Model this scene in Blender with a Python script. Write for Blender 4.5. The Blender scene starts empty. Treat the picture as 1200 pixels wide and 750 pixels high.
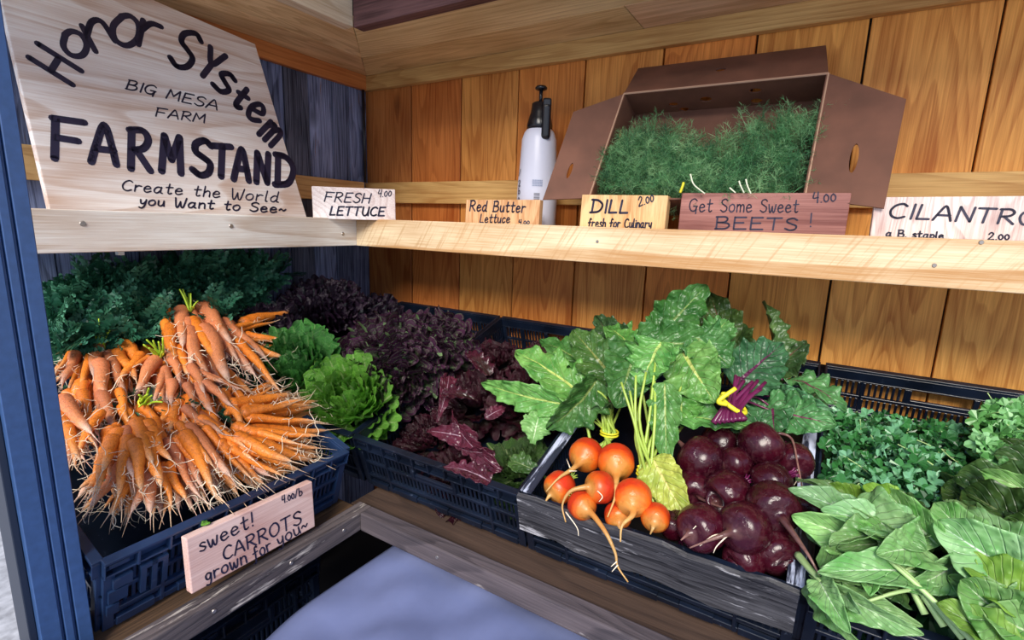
import bpy, math, random
import numpy as np
from mathutils import Vector, Matrix

sc = bpy.context.scene
# ------------------------------------------------------------------ camera
CAM = np.array([1.5885, -1.4879, 0.0013]); YAW, PITCH, ROLL, FPX = 0.5401, 0.1907, 0.033, 586.16
def cam_axes():
    cy, sy, cp, sp, cr, sr = math.cos(YAW), math.sin(YAW), math.cos(PITCH), math.sin(PITCH), math.cos(ROLL), math.sin(ROLL)
    f = np.array([-sy*cp, cy*cp, -sp]); r0 = np.array([cy, sy, 0]); u0 = np.cross(r0, f)
    return cr*r0+sr*u0, -sr*r0+cr*u0, f
AR, AU, AF = cam_axes()
cd = bpy.data.cameras.new('camera'); cam = bpy.data.objects.new('camera', cd); sc.collection.objects.link(cam)
cd.sensor_width = 36; cd.lens = 36*FPX/1200; cd.clip_start = .02
M = Matrix([[AR[i], AU[i], -AF[i], CAM[i]] for i in range(3)]+[[0, 0, 0, 1]]); cam.matrix_world = M
sc.camera = cam
# ------------------------------------------------------------------ sky, sun, exposure
w = bpy.data.worlds.new('World'); sc.world = w; w.use_nodes = True
nt = w.node_tree; bg = nt.nodes['Background']
tc = nt.nodes.new('ShaderNodeTexCoord'); sx = nt.nodes.new('ShaderNodeSeparateXYZ'); rp = nt.nodes.new('ShaderNodeValToRGB')
nt.links.new(tc.outputs['Generated'], sx.inputs[0]); nt.links.new(sx.outputs['Z'], rp.inputs[0])
rp.color_ramp.elements[0].position = 0; rp.color_ramp.elements[0].color = (.80, .88, 1.0, 1)
rp.color_ramp.elements[1].position = .7; rp.color_ramp.elements[1].color = (.28, .48, 1.0, 1)
nt.links.new(rp.outputs[0], bg.inputs[0]); bg.inputs[1].default_value = .85
sun = bpy.data.lights.new('sun', 'SUN'); so = bpy.data.objects.new('sun', sun); sc.collection.objects.link(so)
sun.energy = 3.9; sun.angle = math.radians(28); sun.color = (1.0, .93, .82)
so.rotation_euler = Vector((-.32, 1.0, -.80)).to_track_quat('-Z', 'Y').to_euler()
sc.view_settings.view_transform = 'Standard'; sc.view_settings.look = 'None'
sc.view_settings.exposure = 0.35; sc.view_settings.gamma = 1

# ------------------------------------------------------------------ helpers
rnd = random.Random(7); C = sc.collection
def ray(x, y): return AF + AR*(x-600)/FPX - AU*(y-375)/FPX
def on(q, ax, v):                      # point seen at a pixel, on the plane axis = v
    d = ray(*q); return CAM + d*(v-CAM[ax])/d[ax]
def onp(q, P, n):
    d = ray(*q); return CAM + d*(((np.array(P)-CAM)@n)/(d@n))
def nrm(v): v = np.array(v, float); return v/max(np.linalg.norm(v), 1e-9)
def mesh(name, V, F, uv=None, smooth=False, attr=None):
    m = bpy.data.meshes.new(name)
    V = np.asarray(V, float)
    if isinstance(F, np.ndarray) and len(F):
        k = F.shape[1]
        m.vertices.add(len(V)); m.vertices.foreach_set('co', V.ravel())
        m.loops.add(F.size); m.loops.foreach_set('vertex_index', F.ravel().astype(np.int32))
        m.polygons.add(len(F)); m.polygons.foreach_set('loop_start', np.arange(len(F), dtype=np.int32)*k)
        m.polygons.foreach_set('loop_total', np.full(len(F), k, dtype=np.int32)); m.update(calc_edges=True)
    else:
        m.from_pydata([tuple(v) for v in V], [], [tuple(f) for f in F])
    if uv is not None:
        l = m.uv_layers.new(name='UVMap'); idx = np.empty(len(m.loops), np.int32); m.loops.foreach_get('vertex_index', idx)
        l.data.foreach_set('uv', np.asarray(uv, float)[idx].ravel())
    if attr is not None:
        a = m.attributes.new('rnd', 'FLOAT', 'POINT'); a.data.foreach_set('value', np.asarray(attr, float))
    m.polygons.foreach_set('use_smooth', [smooth]*len(m.polygons))
    m.validate(); return m
def obj(name, me, mat=None, parent=None, loc=None, **kw):
    o = bpy.data.objects.new(name, me); C.objects.link(o)
    if mat is not None and not me.materials: me.materials.append(mat)
    if loc is not None: o.location = loc
    if parent is not None: o.parent = parent
    for k, v in kw.items(): o[k] = v
    return o
def thing(name, label, cat, loc=(0, 0, 0), group=None, rot=None):
    o = bpy.data.objects.new(name, None); C.objects.link(o); o.location = loc; o.empty_display_size = .05
    if rot is not None: o.rotation_euler = rot
    o['label'] = label; o['category'] = cat
    if group: o['group'] = group
    return o
def tag(o, label, cat, group=None):
    o['label'] = label; o['category'] = cat
    if group: o['group'] = group
    return o
class MB:
    def __init__(s): s.V = []; s.F = []
    def add(s, V, F):
        n = len(s.V); s.V += [tuple(v) for v in V]; s.F += [tuple(i+n for i in f) for f in F]
    def box(s, a, b, mat=None, bev=0):
        x0, y0, z0 = a; x1, y1, z1 = b
        V = [(x0,y0,z0),(x1,y0,z0),(x1,y1,z0),(x0,y1,z0),(x0,y0,z1),(x1,y0,z1),(x1,y1,z1),(x0,y1,z1)]
        if mat is not None: V = [tuple(mat @ Vector(v)) for v in V]
        s.add(V, [(0,3,2,1),(4,5,6,7),(0,1,5,4),(1,2,6,5),(2,3,7,6),(3,0,4,7)])
    def build(s, name, mat, parent=None, smooth=False, loc=None, **kw):
        return obj(name, mesh(name, s.V, s.F, smooth=smooth), mat, parent, loc, **kw)
def prism(poly, n, th):                # planar 3D polygon extruded by th against its normal n
    poly = [np.array(q, float) for q in poly]; n = np.array(n, float); k = len(poly)
    V = poly+[q-n*th for q in poly]
    F = [tuple(range(k)), tuple(range(2*k-1, k-1, -1))]+[(i, i+k, (i+1) % k+k, (i+1) % k) for i in range(k)]
    return V, F
def bevel(o, wd=.002, seg=2):
    m = o.modifiers.new('bevel', 'BEVEL'); m.width = wd; m.segments = seg; m.limit_method = 'ANGLE'; return o
def sweep(P, Rr, n=8, cap=True, uvv=None):
    P = np.array(P, float); k = len(P); Rr = np.broadcast_to(np.array(Rr, float), (k,))
    T = np.gradient(P, axis=0); T /= np.linalg.norm(T, axis=1)[:, None]+1e-12
    a = np.cross(T[0], [0, 0, 1.0]);
    if np.linalg.norm(a) < .1: a = np.cross(T[0], [1.0, 0, 0])
    a = nrm(a); V = []; ang = np.arange(n)*2*math.pi/n
    for i in range(k):
        a = nrm(a-T[i]*(a@T[i])); b = np.cross(T[i], a)
        V.append(P[i]+Rr[i]*(np.cos(ang)[:, None]*a+np.sin(ang)[:, None]*b))
    V = np.concatenate(V); F = []
    for i in range(k-1):
        for j in range(n):
            j2 = (j+1) % n; F.append((i*n+j, i*n+j2, (i+1)*n+j2, (i+1)*n+j))
    F = [tuple(f) for f in F]
    if cap: F += [tuple(range(n-1, -1, -1)), tuple((k-1)*n+j for j in range(n))]
    uv = np.stack([np.tile(np.arange(n)/n, k), np.repeat(np.linspace(0, 1, k), n)], 1)
    return V, F, uv
def smoothpath(P, m=8):
    P = [np.array(q, float) for q in P]
    if len(P) < 3: return np.array([P[0]+(P[-1]-P[0])*t for t in np.linspace(0, 1, m+1)])
    Q = [2*P[0]-P[1]]+P+[2*P[-1]-P[-2]]; out = []
    for i in range(1, len(Q)-2):
        for t in np.arange(m)/m:
            a, b, c, d = Q[i-1:i+3]
            out.append(.5*((2*b)+(-a+c)*t+(2*a-5*b+4*c-d)*t*t+(-a+3*b-3*c+d)*t**3))
    out.append(P[-1]); return np.array(out)
def join(parts):                       # list of (V, F, uv)
    V, F, U, n = [], [], [], 0
    for p in parts:
        V.append(np.asarray(p[0])); F += [tuple(i+n for i in f) for f in p[1]]; n += len(p[0])
        U.append(p[2] if len(p) > 2 else np.zeros((len(p[0]), 2)))
    return np.concatenate(V), F, np.concatenate(U)

# ------------------------------------------------------------------ materials
def newmat(name):
    m = bpy.data.materials.new(name); m.use_nodes = True; return m, m.node_tree, m.node_tree.nodes['Principled BSDF']
def N(nt, t, **kw):
    n = nt.nodes.new(t)
    for k, v in kw.items():
        if k[0] == '_': n.inputs[k[1:]].default_value = v
        else: setattr(n, k, v)
    return n
def ramp(nt, stops, fac):
    r = nt.nodes.new('ShaderNodeValToRGB'); e = r.color_ramp.elements
    while len(e) < len(stops): e.new(.5)
    for i, (p, c) in enumerate(stops): e[i].position = p; e[i].color = (*c, 1)
    nt.links.new(fac, r.inputs[0]); return r.outputs[0]
def mth(nt, op, a, b=None, c=None):
    n = nt.nodes.new('ShaderNodeMath'); n.operation = op
    for i, v in enumerate((a, b, c)):
        if v is None: continue
        if isinstance(v, (int, float)): n.inputs[i].default_value = v
        else: nt.links.new(v, n.inputs[i])
    return n.outputs[0]
def mixc(nt, fac, a, b, mode='MIX'):
    n = nt.nodes.new('ShaderNodeMix'); n.data_type = 'RGBA'; n.blend_type = mode
    for s, v in ((n.inputs[0], fac), (n.inputs[6], a), (n.inputs[7], b)):
        if isinstance(v, (int, float)): s.default_value = v
        elif isinstance(v, tuple): s.default_value = (*v, 1)
        else: nt.links.new(v, s)
    return n.outputs[2]
def bump(nt, b, h, s=.3, d=.002):
    n = nt.nodes.new('ShaderNodeBump'); n.inputs['Strength'].default_value = s; n.inputs['Distance'].default_value = d
    nt.links.new(h, n.inputs['Height']); nt.links.new(n.outputs[0], b.inputs['Normal'])
def plain(name, col, rough=.5, metal=0, noise=0, nscale=40, bmp=0, spec=.5):
    m, nt, b = newmat(name); b.inputs['Roughness'].default_value = rough; b.inputs['Metallic'].default_value = metal
    b.inputs['Specular IOR Level'].default_value = spec
    b.inputs['Base Color'].default_value = (*col, 1)
    if noise:
        t = N(nt, 'ShaderNodeTexCoord'); n = N(nt, 'ShaderNodeTexNoise', _Scale=nscale, _Detail=5.0); nt.links.new(t.outputs['Object'], n.inputs[0])
        c = ramp(nt, [(.3, tuple(x*(1-noise) for x in col)), (.7, tuple(min(1, x*(1+noise)) for x in col))], n.outputs[0])
        nt.links.new(c, b.inputs['Base Color'])
        if bmp: bump(nt, b, n.outputs[0], bmp)
    return m
def wood(name, dark, light, axis='Z', rings=34, rough=.55, fib=.35, tint=True, saw=0, wear=None, knots=True, low=3.2, contrast=1.0, worn=.55):
    m, nt, b = newmat(name); t = N(nt, 'ShaderNodeTexCoord'); oi = N(nt, 'ShaderNodeObjectInfo')
    off = N(nt, 'ShaderNodeVectorMath', operation='ADD'); nt.links.new(t.outputs['Object'], off.inputs[0])
    sv = N(nt, 'ShaderNodeVectorMath', operation='SCALE'); cb = N(nt, 'ShaderNodeCombineXYZ', _X=17., _Y=31., _Z=23.)
    nt.links.new(cb.outputs[0], sv.inputs[0]); nt.links.new(oi.outputs['Random'], sv.inputs['Scale']); nt.links.new(sv.outputs[0], off.inputs[1])
    def st(a, f):
        mp = N(nt, 'ShaderNodeMapping'); nt.links.new(off.outputs[0], mp.inputs[0])
        s = [1, 1, 1]; s['XYZ'.index(axis)] = a; mp.inputs['Scale'].default_value = [v*f for v in s]; return mp.outputs[0]
    n1 = N(nt, 'ShaderNodeTexNoise', _Scale=1., _Detail=2.5, _Roughness=.35, _Distortion=.15); nt.links.new(st(.10, low*2), n1.inputs[0])
    rg = mth(nt, 'FRACT', mth(nt, 'MULTIPLY', n1.outputs[0], float(rings)))
    rg = mth(nt, 'MULTIPLY', mth(nt, 'POWER', rg, 2.5), mth(nt, 'SUBTRACT', 1.0, mth(nt, 'POWER', rg, 14.0)))
    n2 = N(nt, 'ShaderNodeTexNoise', _Scale=1., _Detail=6., _Roughness=.65); nt.links.new(st(.022, 300), n2.inputs[0])
    n3 = N(nt, 'ShaderNodeTexNoise', _Scale=1., _Detail=3.); nt.links.new(st(.35, 9), n3.inputs[0])
    v = mth(nt, 'ADD', mth(nt, 'MULTIPLY', rg, .40*contrast), mth(nt, 'ADD', mth(nt, 'MULTIPLY', mth(nt, 'SUBTRACT', n2.outputs[0], .5), fib*3.0), mth(nt, 'MULTIPLY_ADD', mth(nt, 'SUBTRACT', n3.outputs[0], .5), 1.1, .46)))
    mid = tuple((a+c)/2 for a, c in zip(dark, light))
    col = ramp(nt, [(.22, light), (.58, mid), (.95, dark)], v)
    if knots:
        vo = N(nt, 'ShaderNodeTexVoronoi', _Scale=1.); nt.links.new(st(.45, 5.5), vo.inputs[0])
        k = ramp(nt, [(.06, (1, 1, 1)), (.15, (0, 0, 0))], vo.outputs['Distance'])
        sel = mth(nt, 'GREATER_THAN', mth(nt, 'FRACT', mth(nt, 'MULTIPLY', vo.outputs['Color'], 7.3)), .62)
        col = mixc(nt, mth(nt, 'MULTIPLY', mth(nt, 'MULTIPLY', k, sel), .75), col, tuple(x*.38 for x in dark))
    if saw:
        wv = N(nt, 'ShaderNodeTexNoise', _Scale=1., _Detail=2.)
        mp = N(nt, 'ShaderNodeMapping'); nt.links.new(off.outputs[0], mp.inputs[0]); mp.inputs['Rotation'].default_value = (0, math.radians(-32), 0); m2 = N(nt, 'ShaderNodeMapping'); nt.links.new(mp.outputs[0], m2.inputs[0]); mp = m2; mp.inputs['Scale'].default_value = (150, 6, 7)
        nt.links.new(mp.outputs[0], wv.inputs[0])
        col = mixc(nt, mth(nt, 'MULTIPLY', ramp(nt, [(.55, (0, 0, 0)), (.68, (1, 1, 1))], wv.outputs[0]), saw*.55), col, dark)
    if wear:
        n4 = N(nt, 'ShaderNodeTexNoise', _Scale=1., _Detail=6., _Roughness=.7); nt.links.new(st(.1, 45), n4.inputs[0])
        col = mixc(nt, ramp(nt, [(worn, (0, 0, 0)), (worn+.08, (1, 1, 1))], n4.outputs[0]), col, wear)
    if tint: col = mixc(nt, 1.0, col, oi.outputs['Color'], 'MULTIPLY')
    nt.links.new(col, b.inputs['Base Color']); b.inputs['Roughness'].default_value = rough; b.inputs['Specular IOR Level'].default_value = .3
    bump(nt, b, v, .35, .0015); return m
def leafmat(name, base, dark, vein, rib=None, edge=None, rough=.38, veins=9, trans=.25, spec=.5, varr=.25, rimw=.75, blot=.5):
    m, nt, b = newmat(name); uv = N(nt, 'ShaderNodeUVMap'); s = N(nt, 'ShaderNodeSeparateXYZ'); nt.links.new(uv.outputs[0], s.inputs[0])
    au = mth(nt, 'MULTIPLY', mth(nt, 'ABSOLUTE', mth(nt, 'SUBTRACT', s.outputs[0], .5)), 2.0)
    t = N(nt, 'ShaderNodeTexCoord'); ns = N(nt, 'ShaderNodeTexNoise', _Scale=28., _Detail=4.); nt.links.new(t.outputs['Object'], ns.inputs[0])
    col = ramp(nt, [(.3, dark), (.65, base)], ns.outputs[0])
    if edge: col = mixc(nt, ramp(nt, [(rimw-.35, (0, 0, 0)), (rimw, (1, 1, 1))], mth(nt, 'ADD', mth(nt, 'MAXIMUM', au, s.outputs[1]), mth(nt, 'MULTIPLY', mth(nt, 'SUBTRACT', ns.outputs[0], .5), blot))), col, edge)
    n2 = N(nt, 'ShaderNodeTexNoise', _Scale=14., _Detail=2.); nt.links.new(t.outputs['Object'], n2.inputs[0])
    ph = mth(nt, 'ADD', mth(nt, 'MULTIPLY', mth(nt, 'SUBTRACT', s.outputs[1], mth(nt, 'MULTIPLY', au, .32)), float(veins)), mth(nt, 'MULTIPLY', n2.outputs[0], .5))
    d = mth(nt, 'ABSOLUTE', mth(nt, 'SUBTRACT', mth(nt, 'FRACT', ph), .5))
    vv = ramp(nt, [(.0, (1, 1, 1)), (.10, (0, 0, 0))], d)
    vv = mth(nt, 'MULTIPLY', vv, mth(nt, 'SUBTRACT', 1.0, mth(nt, 'MULTIPLY', au, .7)))
    col = mixc(nt, mth(nt, 'MULTIPLY', vv, .55), col, vein)
    mr = mth(nt, 'LESS_THAN', au, mth(nt, 'MULTIPLY', mth(nt, 'SUBTRACT', 1.15, s.outputs[1]), .075))
    col = mixc(nt, mr, col, rib or vein)
    oi = N(nt, 'ShaderNodeObjectInfo'); hs = N(nt, 'ShaderNodeHueSaturation'); nt.links.new(col, hs.inputs['Color'])
    nt.links.new(mth(nt, 'ADD', 1-varr/2, mth(nt, 'MULTIPLY', oi.outputs['Random'], varr)), hs.inputs['Value'])
    col = mixc(nt, 1.0, hs.outputs[0], oi.outputs['Color'], 'MULTIPLY')
    nt.links.new(col, b.inputs['Base Color']); b.inputs['Roughness'].default_value = rough; b.inputs['Specular IOR Level'].default_value = spec
    vo = N(nt, 'ShaderNodeTexVoronoi', _Scale=110.); vo.feature = 'SMOOTH_F1'; nt.links.new(t.outputs['Object'], vo.inputs[0])
    bump(nt, b, mth(nt, 'SUBTRACT', mth(nt, 'MULTIPLY', vv, -.8), vo.outputs['Distance']), .6, .006)
    if trans:
        tr = N(nt, 'ShaderNodeBsdfTranslucent'); nt.links.new(col, tr.inputs[0]); mx = N(nt, 'ShaderNodeMixShader', _Fac=trans)
        nt.links.new(b.outputs[0], mx.inputs[1]); nt.links.new(tr.outputs[0], mx.inputs[2]); nt.links.new(mx.outputs[0], nt.nodes['Material Output'].inputs[0])
    return m
def rndmat(name, c0, c1, c2, rough=.4, trans=.2):
    m, nt, b = newmat(name); a = N(nt, 'ShaderNodeAttribute', attribute_name='rnd')
    col = ramp(nt, [(0, c0), (.5, c1), (1, c2)], a.outputs['Fac']); nt.links.new(col, b.inputs['Base Color']); b.inputs['Roughness'].default_value = rough
    if trans:
        tr = N(nt, 'ShaderNodeBsdfTranslucent'); nt.links.new(col, tr.inputs[0]); mx = N(nt, 'ShaderNodeMixShader', _Fac=trans)
        nt.links.new(b.outputs[0], mx.inputs[1]); nt.links.new(tr.outputs[0], mx.inputs[2]); nt.links.new(mx.outputs[0], nt.nodes['Material Output'].inputs[0])
    return m
def rootmat(name, stops, rings=26, rough=.42, spec=.45, dirt=(.35, .2, .1), dirtamt=.35, ringamt=.4, pale=None):
    m, nt, b = newmat(name); uv = N(nt, 'ShaderNodeUVMap'); s = N(nt, 'ShaderNodeSeparateXYZ'); nt.links.new(uv.outputs[0], s.inputs[0])
    t = N(nt, 'ShaderNodeTexCoord'); ns = N(nt, 'ShaderNodeTexNoise', _Scale=38., _Detail=4.); nt.links.new(t.outputs['Object'], ns.inputs[0])
    vv = mth(nt, 'ADD', s.outputs[1], mth(nt, 'MULTIPLY', mth(nt, 'SUBTRACT', ns.outputs[0], .5), .25))
    col = ramp(nt, stops, vv)
    rg = mth(nt, 'FRACT', mth(nt, 'ADD', mth(nt, 'MULTIPLY', s.outputs[1], float(rings)), mth(nt, 'MULTIPLY', ns.outputs[0], 3.5)))
    rr = ramp(nt, [(0, (1, 1, 1)), (.30, (0, 0, 0))], rg)
    col = mixc(nt, mth(nt, 'MULTIPLY', rr, ringamt), col, dirt)
    n2 = N(nt, 'ShaderNodeTexNoise', _Scale=90., _Detail=5., _Roughness=.7); nt.links.new(t.outputs['Object'], n2.inputs[0])
    col = mixc(nt, mth(nt, 'MULTIPLY', ramp(nt, [(.5, (0, 0, 0)), (.68, (1, 1, 1))], n2.outputs[0]), dirtamt), col, pale or dirt)
    oi = N(nt, 'ShaderNodeObjectInfo'); hs = N(nt, 'ShaderNodeHueSaturation'); nt.links.new(col, hs.inputs['Color'])
    nt.links.new(mth(nt, 'ADD', .82, mth(nt, 'MULTIPLY', oi.outputs['Random'], .34)), hs.inputs['Value'])
    nt.links.new(hs.outputs[0], b.inputs['Base Color']); b.inputs['Roughness'].default_value = rough; b.inputs['Specular IOR Level'].default_value = spec
    bump(nt, b, mth(nt, 'ADD', mth(nt, 'MULTIPLY', rr, -.6), ns.outputs[0]), .4, .002); return m

W_ORANGE = wood('orange_pine', (.40, .13, .022), (.86, .44, .13), 'Z', rings=30, rough=.5)
W_GREY = wood('weathered_barnwood', (.035, .045, .08), (.28, .34, .50), 'Z', rings=40, rough=.8, fib=.6, wear=(.16, .09, .05), worn=.62)
W_SOFX = wood('ceiling_pine_x', (.50, .31, .14), (.95, .74, .46), 'X', rings=26, knots=True)
W_SOFY = wood('ceiling_pine_y', (.50, .31, .14), (.95, .74, .46), 'Y', rings=26, knots=True)
W_FASX = wood('shelf_pine_x', (.50, .27, .11), (.86, .70, .47), 'X', rings=9, saw=.85, knots=True, contrast=1.7, low=2.2)
W_FASY = wood('bleached_pine_y', (.58, .44, .33), (.96, .94, .88), 'Y', rings=9, knots=False, contrast=1.3, low=4)
W_BATX = wood('batten_pine_x', (.42, .20, .055), (.78, .50, .19), 'X', rings=22)
W_BATY = wood('batten_pine_y', (.42, .22, .08), (.76, .50, .22), 'Y', rings=22)
W_RED = wood('reddish_trim', (.36, .11, .03), (.62, .24, .07), 'Y', rings=18)
W_WELLP = wood('dark_purple_board', (.05, .022, .025), (.20, .10, .10), 'X', rings=18, tint=False)
W_WELLL = wood('pale_sawn_board', (.50, .36, .22), (.88, .78, .62), 'Y', rings=30, tint=False)
W_SIGN = wood('sign_pine', (.60, .43, .34), (.96, .93, .91), 'Y', rings=14, fib=.3, low=3.2, knots=False, contrast=1.35)
W_PINK = wood('pinkish_cedar', (.50, .26, .22), (.84, .62, .56), 'Y', rings=22, low=2, knots=False)
W_SIGNX = wood('white_sign_pine', (.60, .46, .44), (.94, .88, .88), 'X', rings=40, knots=False, low=1.8)
W_DILL = wood('amber_fir', (.48, .20, .06), (.88, .60, .30), 'Z', rings=24)
W_CEDAR = wood('red_cedar', (.13, .035, .03), (.42, .19, .16), 'X', rings=22, low=2)
W_STRIPE = wood('striped_fir', (.42, .24, .22), (.92, .82, .76), 'Z', rings=26, low=5, knots=False)
W_RAILX = wood('worn_grey_rail_x', (.030, .026, .032), (.13, .105, .115), 'X', rings=30, wear=(.42, .38, .37), worn=.62, rough=.7, knots=False)
W_RAILY = wood('worn_grey_rail_y', (.035, .03, .035), (.16, .13, .13), 'Y', rings=30, wear=(.62, .56, .50), worn=.56, rough=.7, knots=False)
W_BROWN = wood('rough_brown_board', (.03, .018, .012), (.17, .095, .05), 'Y', rings=14, rough=.85, knots=False)
W_WEATH = wood('weathered_slab', (.008, .008, .010), (.085, .083, .092), 'X', rings=16, low=5, rough=.45, wear=(.50, .49, .52), worn=.57, knots=False, fib=.6)
INK = plain('black_marker_ink', (.018, .015, .045), .5)
BLUE = plain('dark_blue_metal', (.035, .085, .22), .42, 0, .12, 90)
BLACKM = plain('black_metal', (.01, .01, .014), .3)
def cratemat(name='black_crate_plastic', lo_=(.003, .005, .011), hi_=(.009, .016, .036)):
    m, nt, b = newmat(name); t = N(nt, 'ShaderNodeTexCoord')
    n = N(nt, 'ShaderNodeTexNoise', _Scale=55., _Detail=6., _Roughness=.7); nt.links.new(t.outputs['Object'], n.inputs[0])
    n2 = N(nt, 'ShaderNodeTexNoise', _Scale=9., _Detail=3.); nt.links.new(t.outputs['Object'], n2.inputs[0])
    c = ramp(nt, [(.35, lo_), (.7, hi_)], n2.outputs[0])
    c = mixc(nt, mth(nt, 'MULTIPLY', ramp(nt, [(.62, (0, 0, 0)), (.72, (1, 1, 1))], n.outputs[0]), .5), c, (.12, .15, .22))
    nt.links.new(c, b.inputs['Base Color']); b.inputs['Roughness'].default_value = .30; b.inputs['Specular IOR Level'].default_value = .42
    bump(nt, b, n.outputs[0], .25, .001); return m
CRATE = cratemat(); CRATEB = cratemat('sky_tinted_crate_plastic', (.008, .020, .055), (.022, .050, .13))  # second one is a bluer copy, sky reflection put into its colour
SMEAR = wood('white_smeared_black_rim', (.012, .014, .025), (.03, .035, .06), 'Y', rings=10, wear=(.55, .60, .78), worn=.47, knots=False, rough=.35, tint=False)
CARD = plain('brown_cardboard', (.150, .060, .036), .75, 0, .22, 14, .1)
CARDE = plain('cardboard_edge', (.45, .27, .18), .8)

# ------------------------------------------------------------------ structure: walls, floor, ceiling
def struct(o): o['kind'] = 'structure'; return o
FZ = -1.35
mb = MB(); mb.box((-.04, .022, FZ), (3.05, .05, 1.05)); wb = struct(mb.build('wall_back', plain('wall_backing', (.03, .02, .015), .9)))
xs = [-.02, .225, .458, .691, .924, 1.157, 1.390, 1.626, 1.855, 2.09, 2.33, 2.57, 2.81, 3.05]
tints = [(.62,.45,.40),(.75,.50,.40),(.86,.74,.60),(.88,.66,.48),(1,.88,.70),(1.02,.72,.48),(1.12,1.05,.80),(1.15,1.08,.88),(1.15,1.12,.92),(.80,.62,.48),(.95,.85,.7),(.9,.8,.6),(.9,.8,.6)]
for i in range(len(xs)-1):
    mb = MB(); g = .0025; dy = rnd.uniform(0, .006)
    mb.box((xs[i]+g, 0+dy, FZ), (xs[i+1]-g, .022, .53)); o = bevel(mb.build('plank', W_ORANGE, wb), .0015, 1); o.color = (*tints[i], 1)
    mid = xs[i]+.233*rnd.uniform(.4, .6)
mb = MB(); mb.box((-.06, -1.13, FZ), (-.022, .05, 1.05)); wl = struct(mb.build('wall_left', plain('left_backing', (.02, .02, .02), .9)))
y = .0; k = 0
while y > -1.12:
    wd = rnd.uniform(.075, .115); mb = MB(); dx = rnd.uniform(0, .008)
    mb.box((-.022, max(y-wd, -1.13)+.0015, FZ), (-dx, y-.0015, .53)); o = bevel(mb.build('plank', W_GREY, wl), .0015, 1)
    o.color = [(1, 1, 1.15, 1), (.72, .74, .85, 1), (1.15, 1.15, 1.3, 1), (.55, .5, .5, 1), (.85, .9, 1.1, 1)][k % 5]; y -= wd; k += 1
mb = MB(); mb.box((0, -.022, .064), (3.05, -.0005, .142)); o = bevel(struct(mb.build('trim_1', W_BATX))); o.color = (1, 1, 1, 1)
mb = MB(); mb.box((.0005, -1.13, .064), (.022, -.045, .142)); o = bevel(struct(mb.build('trim_2', W_BATY)))
mb = MB(); mb.box((.0, -.024, .487), (3.05, -.0005, .5395)); o = bevel(struct(mb.build('trim_3', W_BATX)), .001, 1); o.color = (.85, .85, .85, 1)
mb = MB(); mb.box((.0005, -1.13, .487), (.022, -.024, .5395)); o = bevel(struct(mb.build('trim_4', W_RED)), .001, 1)
# soffit around the roof opening, mitred at the corner
mb = MB(); mb.box((-.06, -1.36, .56), (3.05, .05, .575)); mb2 = MB()
Z0, Z1 = .540, .560; IX, IY = .367, -.391
def soff(poly, mat, nm, tint, par):
    V, F = prism([(p_[0], p_[1], Z0) for p_ in poly], (0, 0, -1), .02); o = bevel(obj(nm, mesh(nm, V, F), mat, par), .0012, 1); o.color = (*tint, 1); return o
ce = struct(obj('ceiling', mesh('ceiling', *prism([(-.06, .05, Z1), (IX, IY, Z1), (3.05, IY, Z1), (3.05, .05, Z1)][::-1], (0, 0, -1), .01)), W_SOFX)); ce.color = (.9, .9, .9, 1)
def lerp2(a, b, t): return (a[0]+(b[0]-a[0])*t, a[1]+(b[1]-a[1])*t)
o_ = (0, 0); i_ = (IX, IY)
for a_, b_, tn in ((0, .47, (.92, .86, .78)), (.47, 1, (1, .98, .9))):
    p, q = lerp2(o_, i_, a_), lerp2(o_, i_, b_)
    xs2 = [None, 1.1+a_*.6, 2.1-a_*.3, 3.05]
    for j in range(3):
        x0a, x0b = (p[0], q[0]) if j == 0 else (xs2[j]+.001, xs2[j]+.001)
        soff([(x0a+.0005, p[1]-.0008), (xs2[j+1], p[1]-.0008), (xs2[j+1], q[1]+.0008), (x0b+.0005, q[1]+.0008)], W_SOFX, 'plank', tuple(c*rnd.uniform(.92, 1.05) for c in tn), ce)
    soff([(p[0]+.0008, p[1]-.0005), (q[0]-.0008, q[1]-.0005), (q[0]-.0008, -1.6), (p[0]+.0008, -1.6)], W_SOFY, 'plank', tn, ce)
mb = MB(); mb.box((-.06, -1.6, Z1), (IX, .05, Z1+.01)); mb.build('backing', W_SOFY, ce)
mb = MB(); mb.box((IX-.035, -1.6, .5375), (IX+.003, IY-.003, .94)); o = bevel(struct(mb.build('trim_5', W_WELLL)), .002)
mb = MB(); mb.box((IX+.0035, IY-.003, .5375), (3.05, IY+.035, .94)); o = bevel(struct(mb.build('trim_6', W_WELLP)), .002)
rf = MB(); rf.box((-.1, -1.15, .95), (3.1, .1, .98)); struct(rf.build('roof', W_SOFX))  # unseen roof, put in so light enters only from the front
mb = MB(); mb.box((-4, -6, FZ-.05), (6, .1, FZ)); struct(mb.build('floor', plain('pale_gravel_ground', (.42, .40, .38), .9, 0, .3, 30, .5)))
mb = MB(); mb.box((.02, -1.62, FZ+.0005), (3.05, -.001, FZ+.02)); struct(mb.build('shade_sheet', plain('under_counter_shade', (.012, .011, .012), .95)))  # dark sheet added over the floor to paint the shade under the counter

def screw(par, p, ax, r=.006):
    d = np.zeros(3); d[ax] = 1 if ax == 0 else -1
    V, F, uv = sweep([np.array(p), np.array(p)+d*.0015], [r, r*.8], 10); return obj('screw', mesh('screw', V, F), SCREW, par)
SCREW = plain('screw_steel', (.35, .32, .30), .4, .8)

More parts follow.
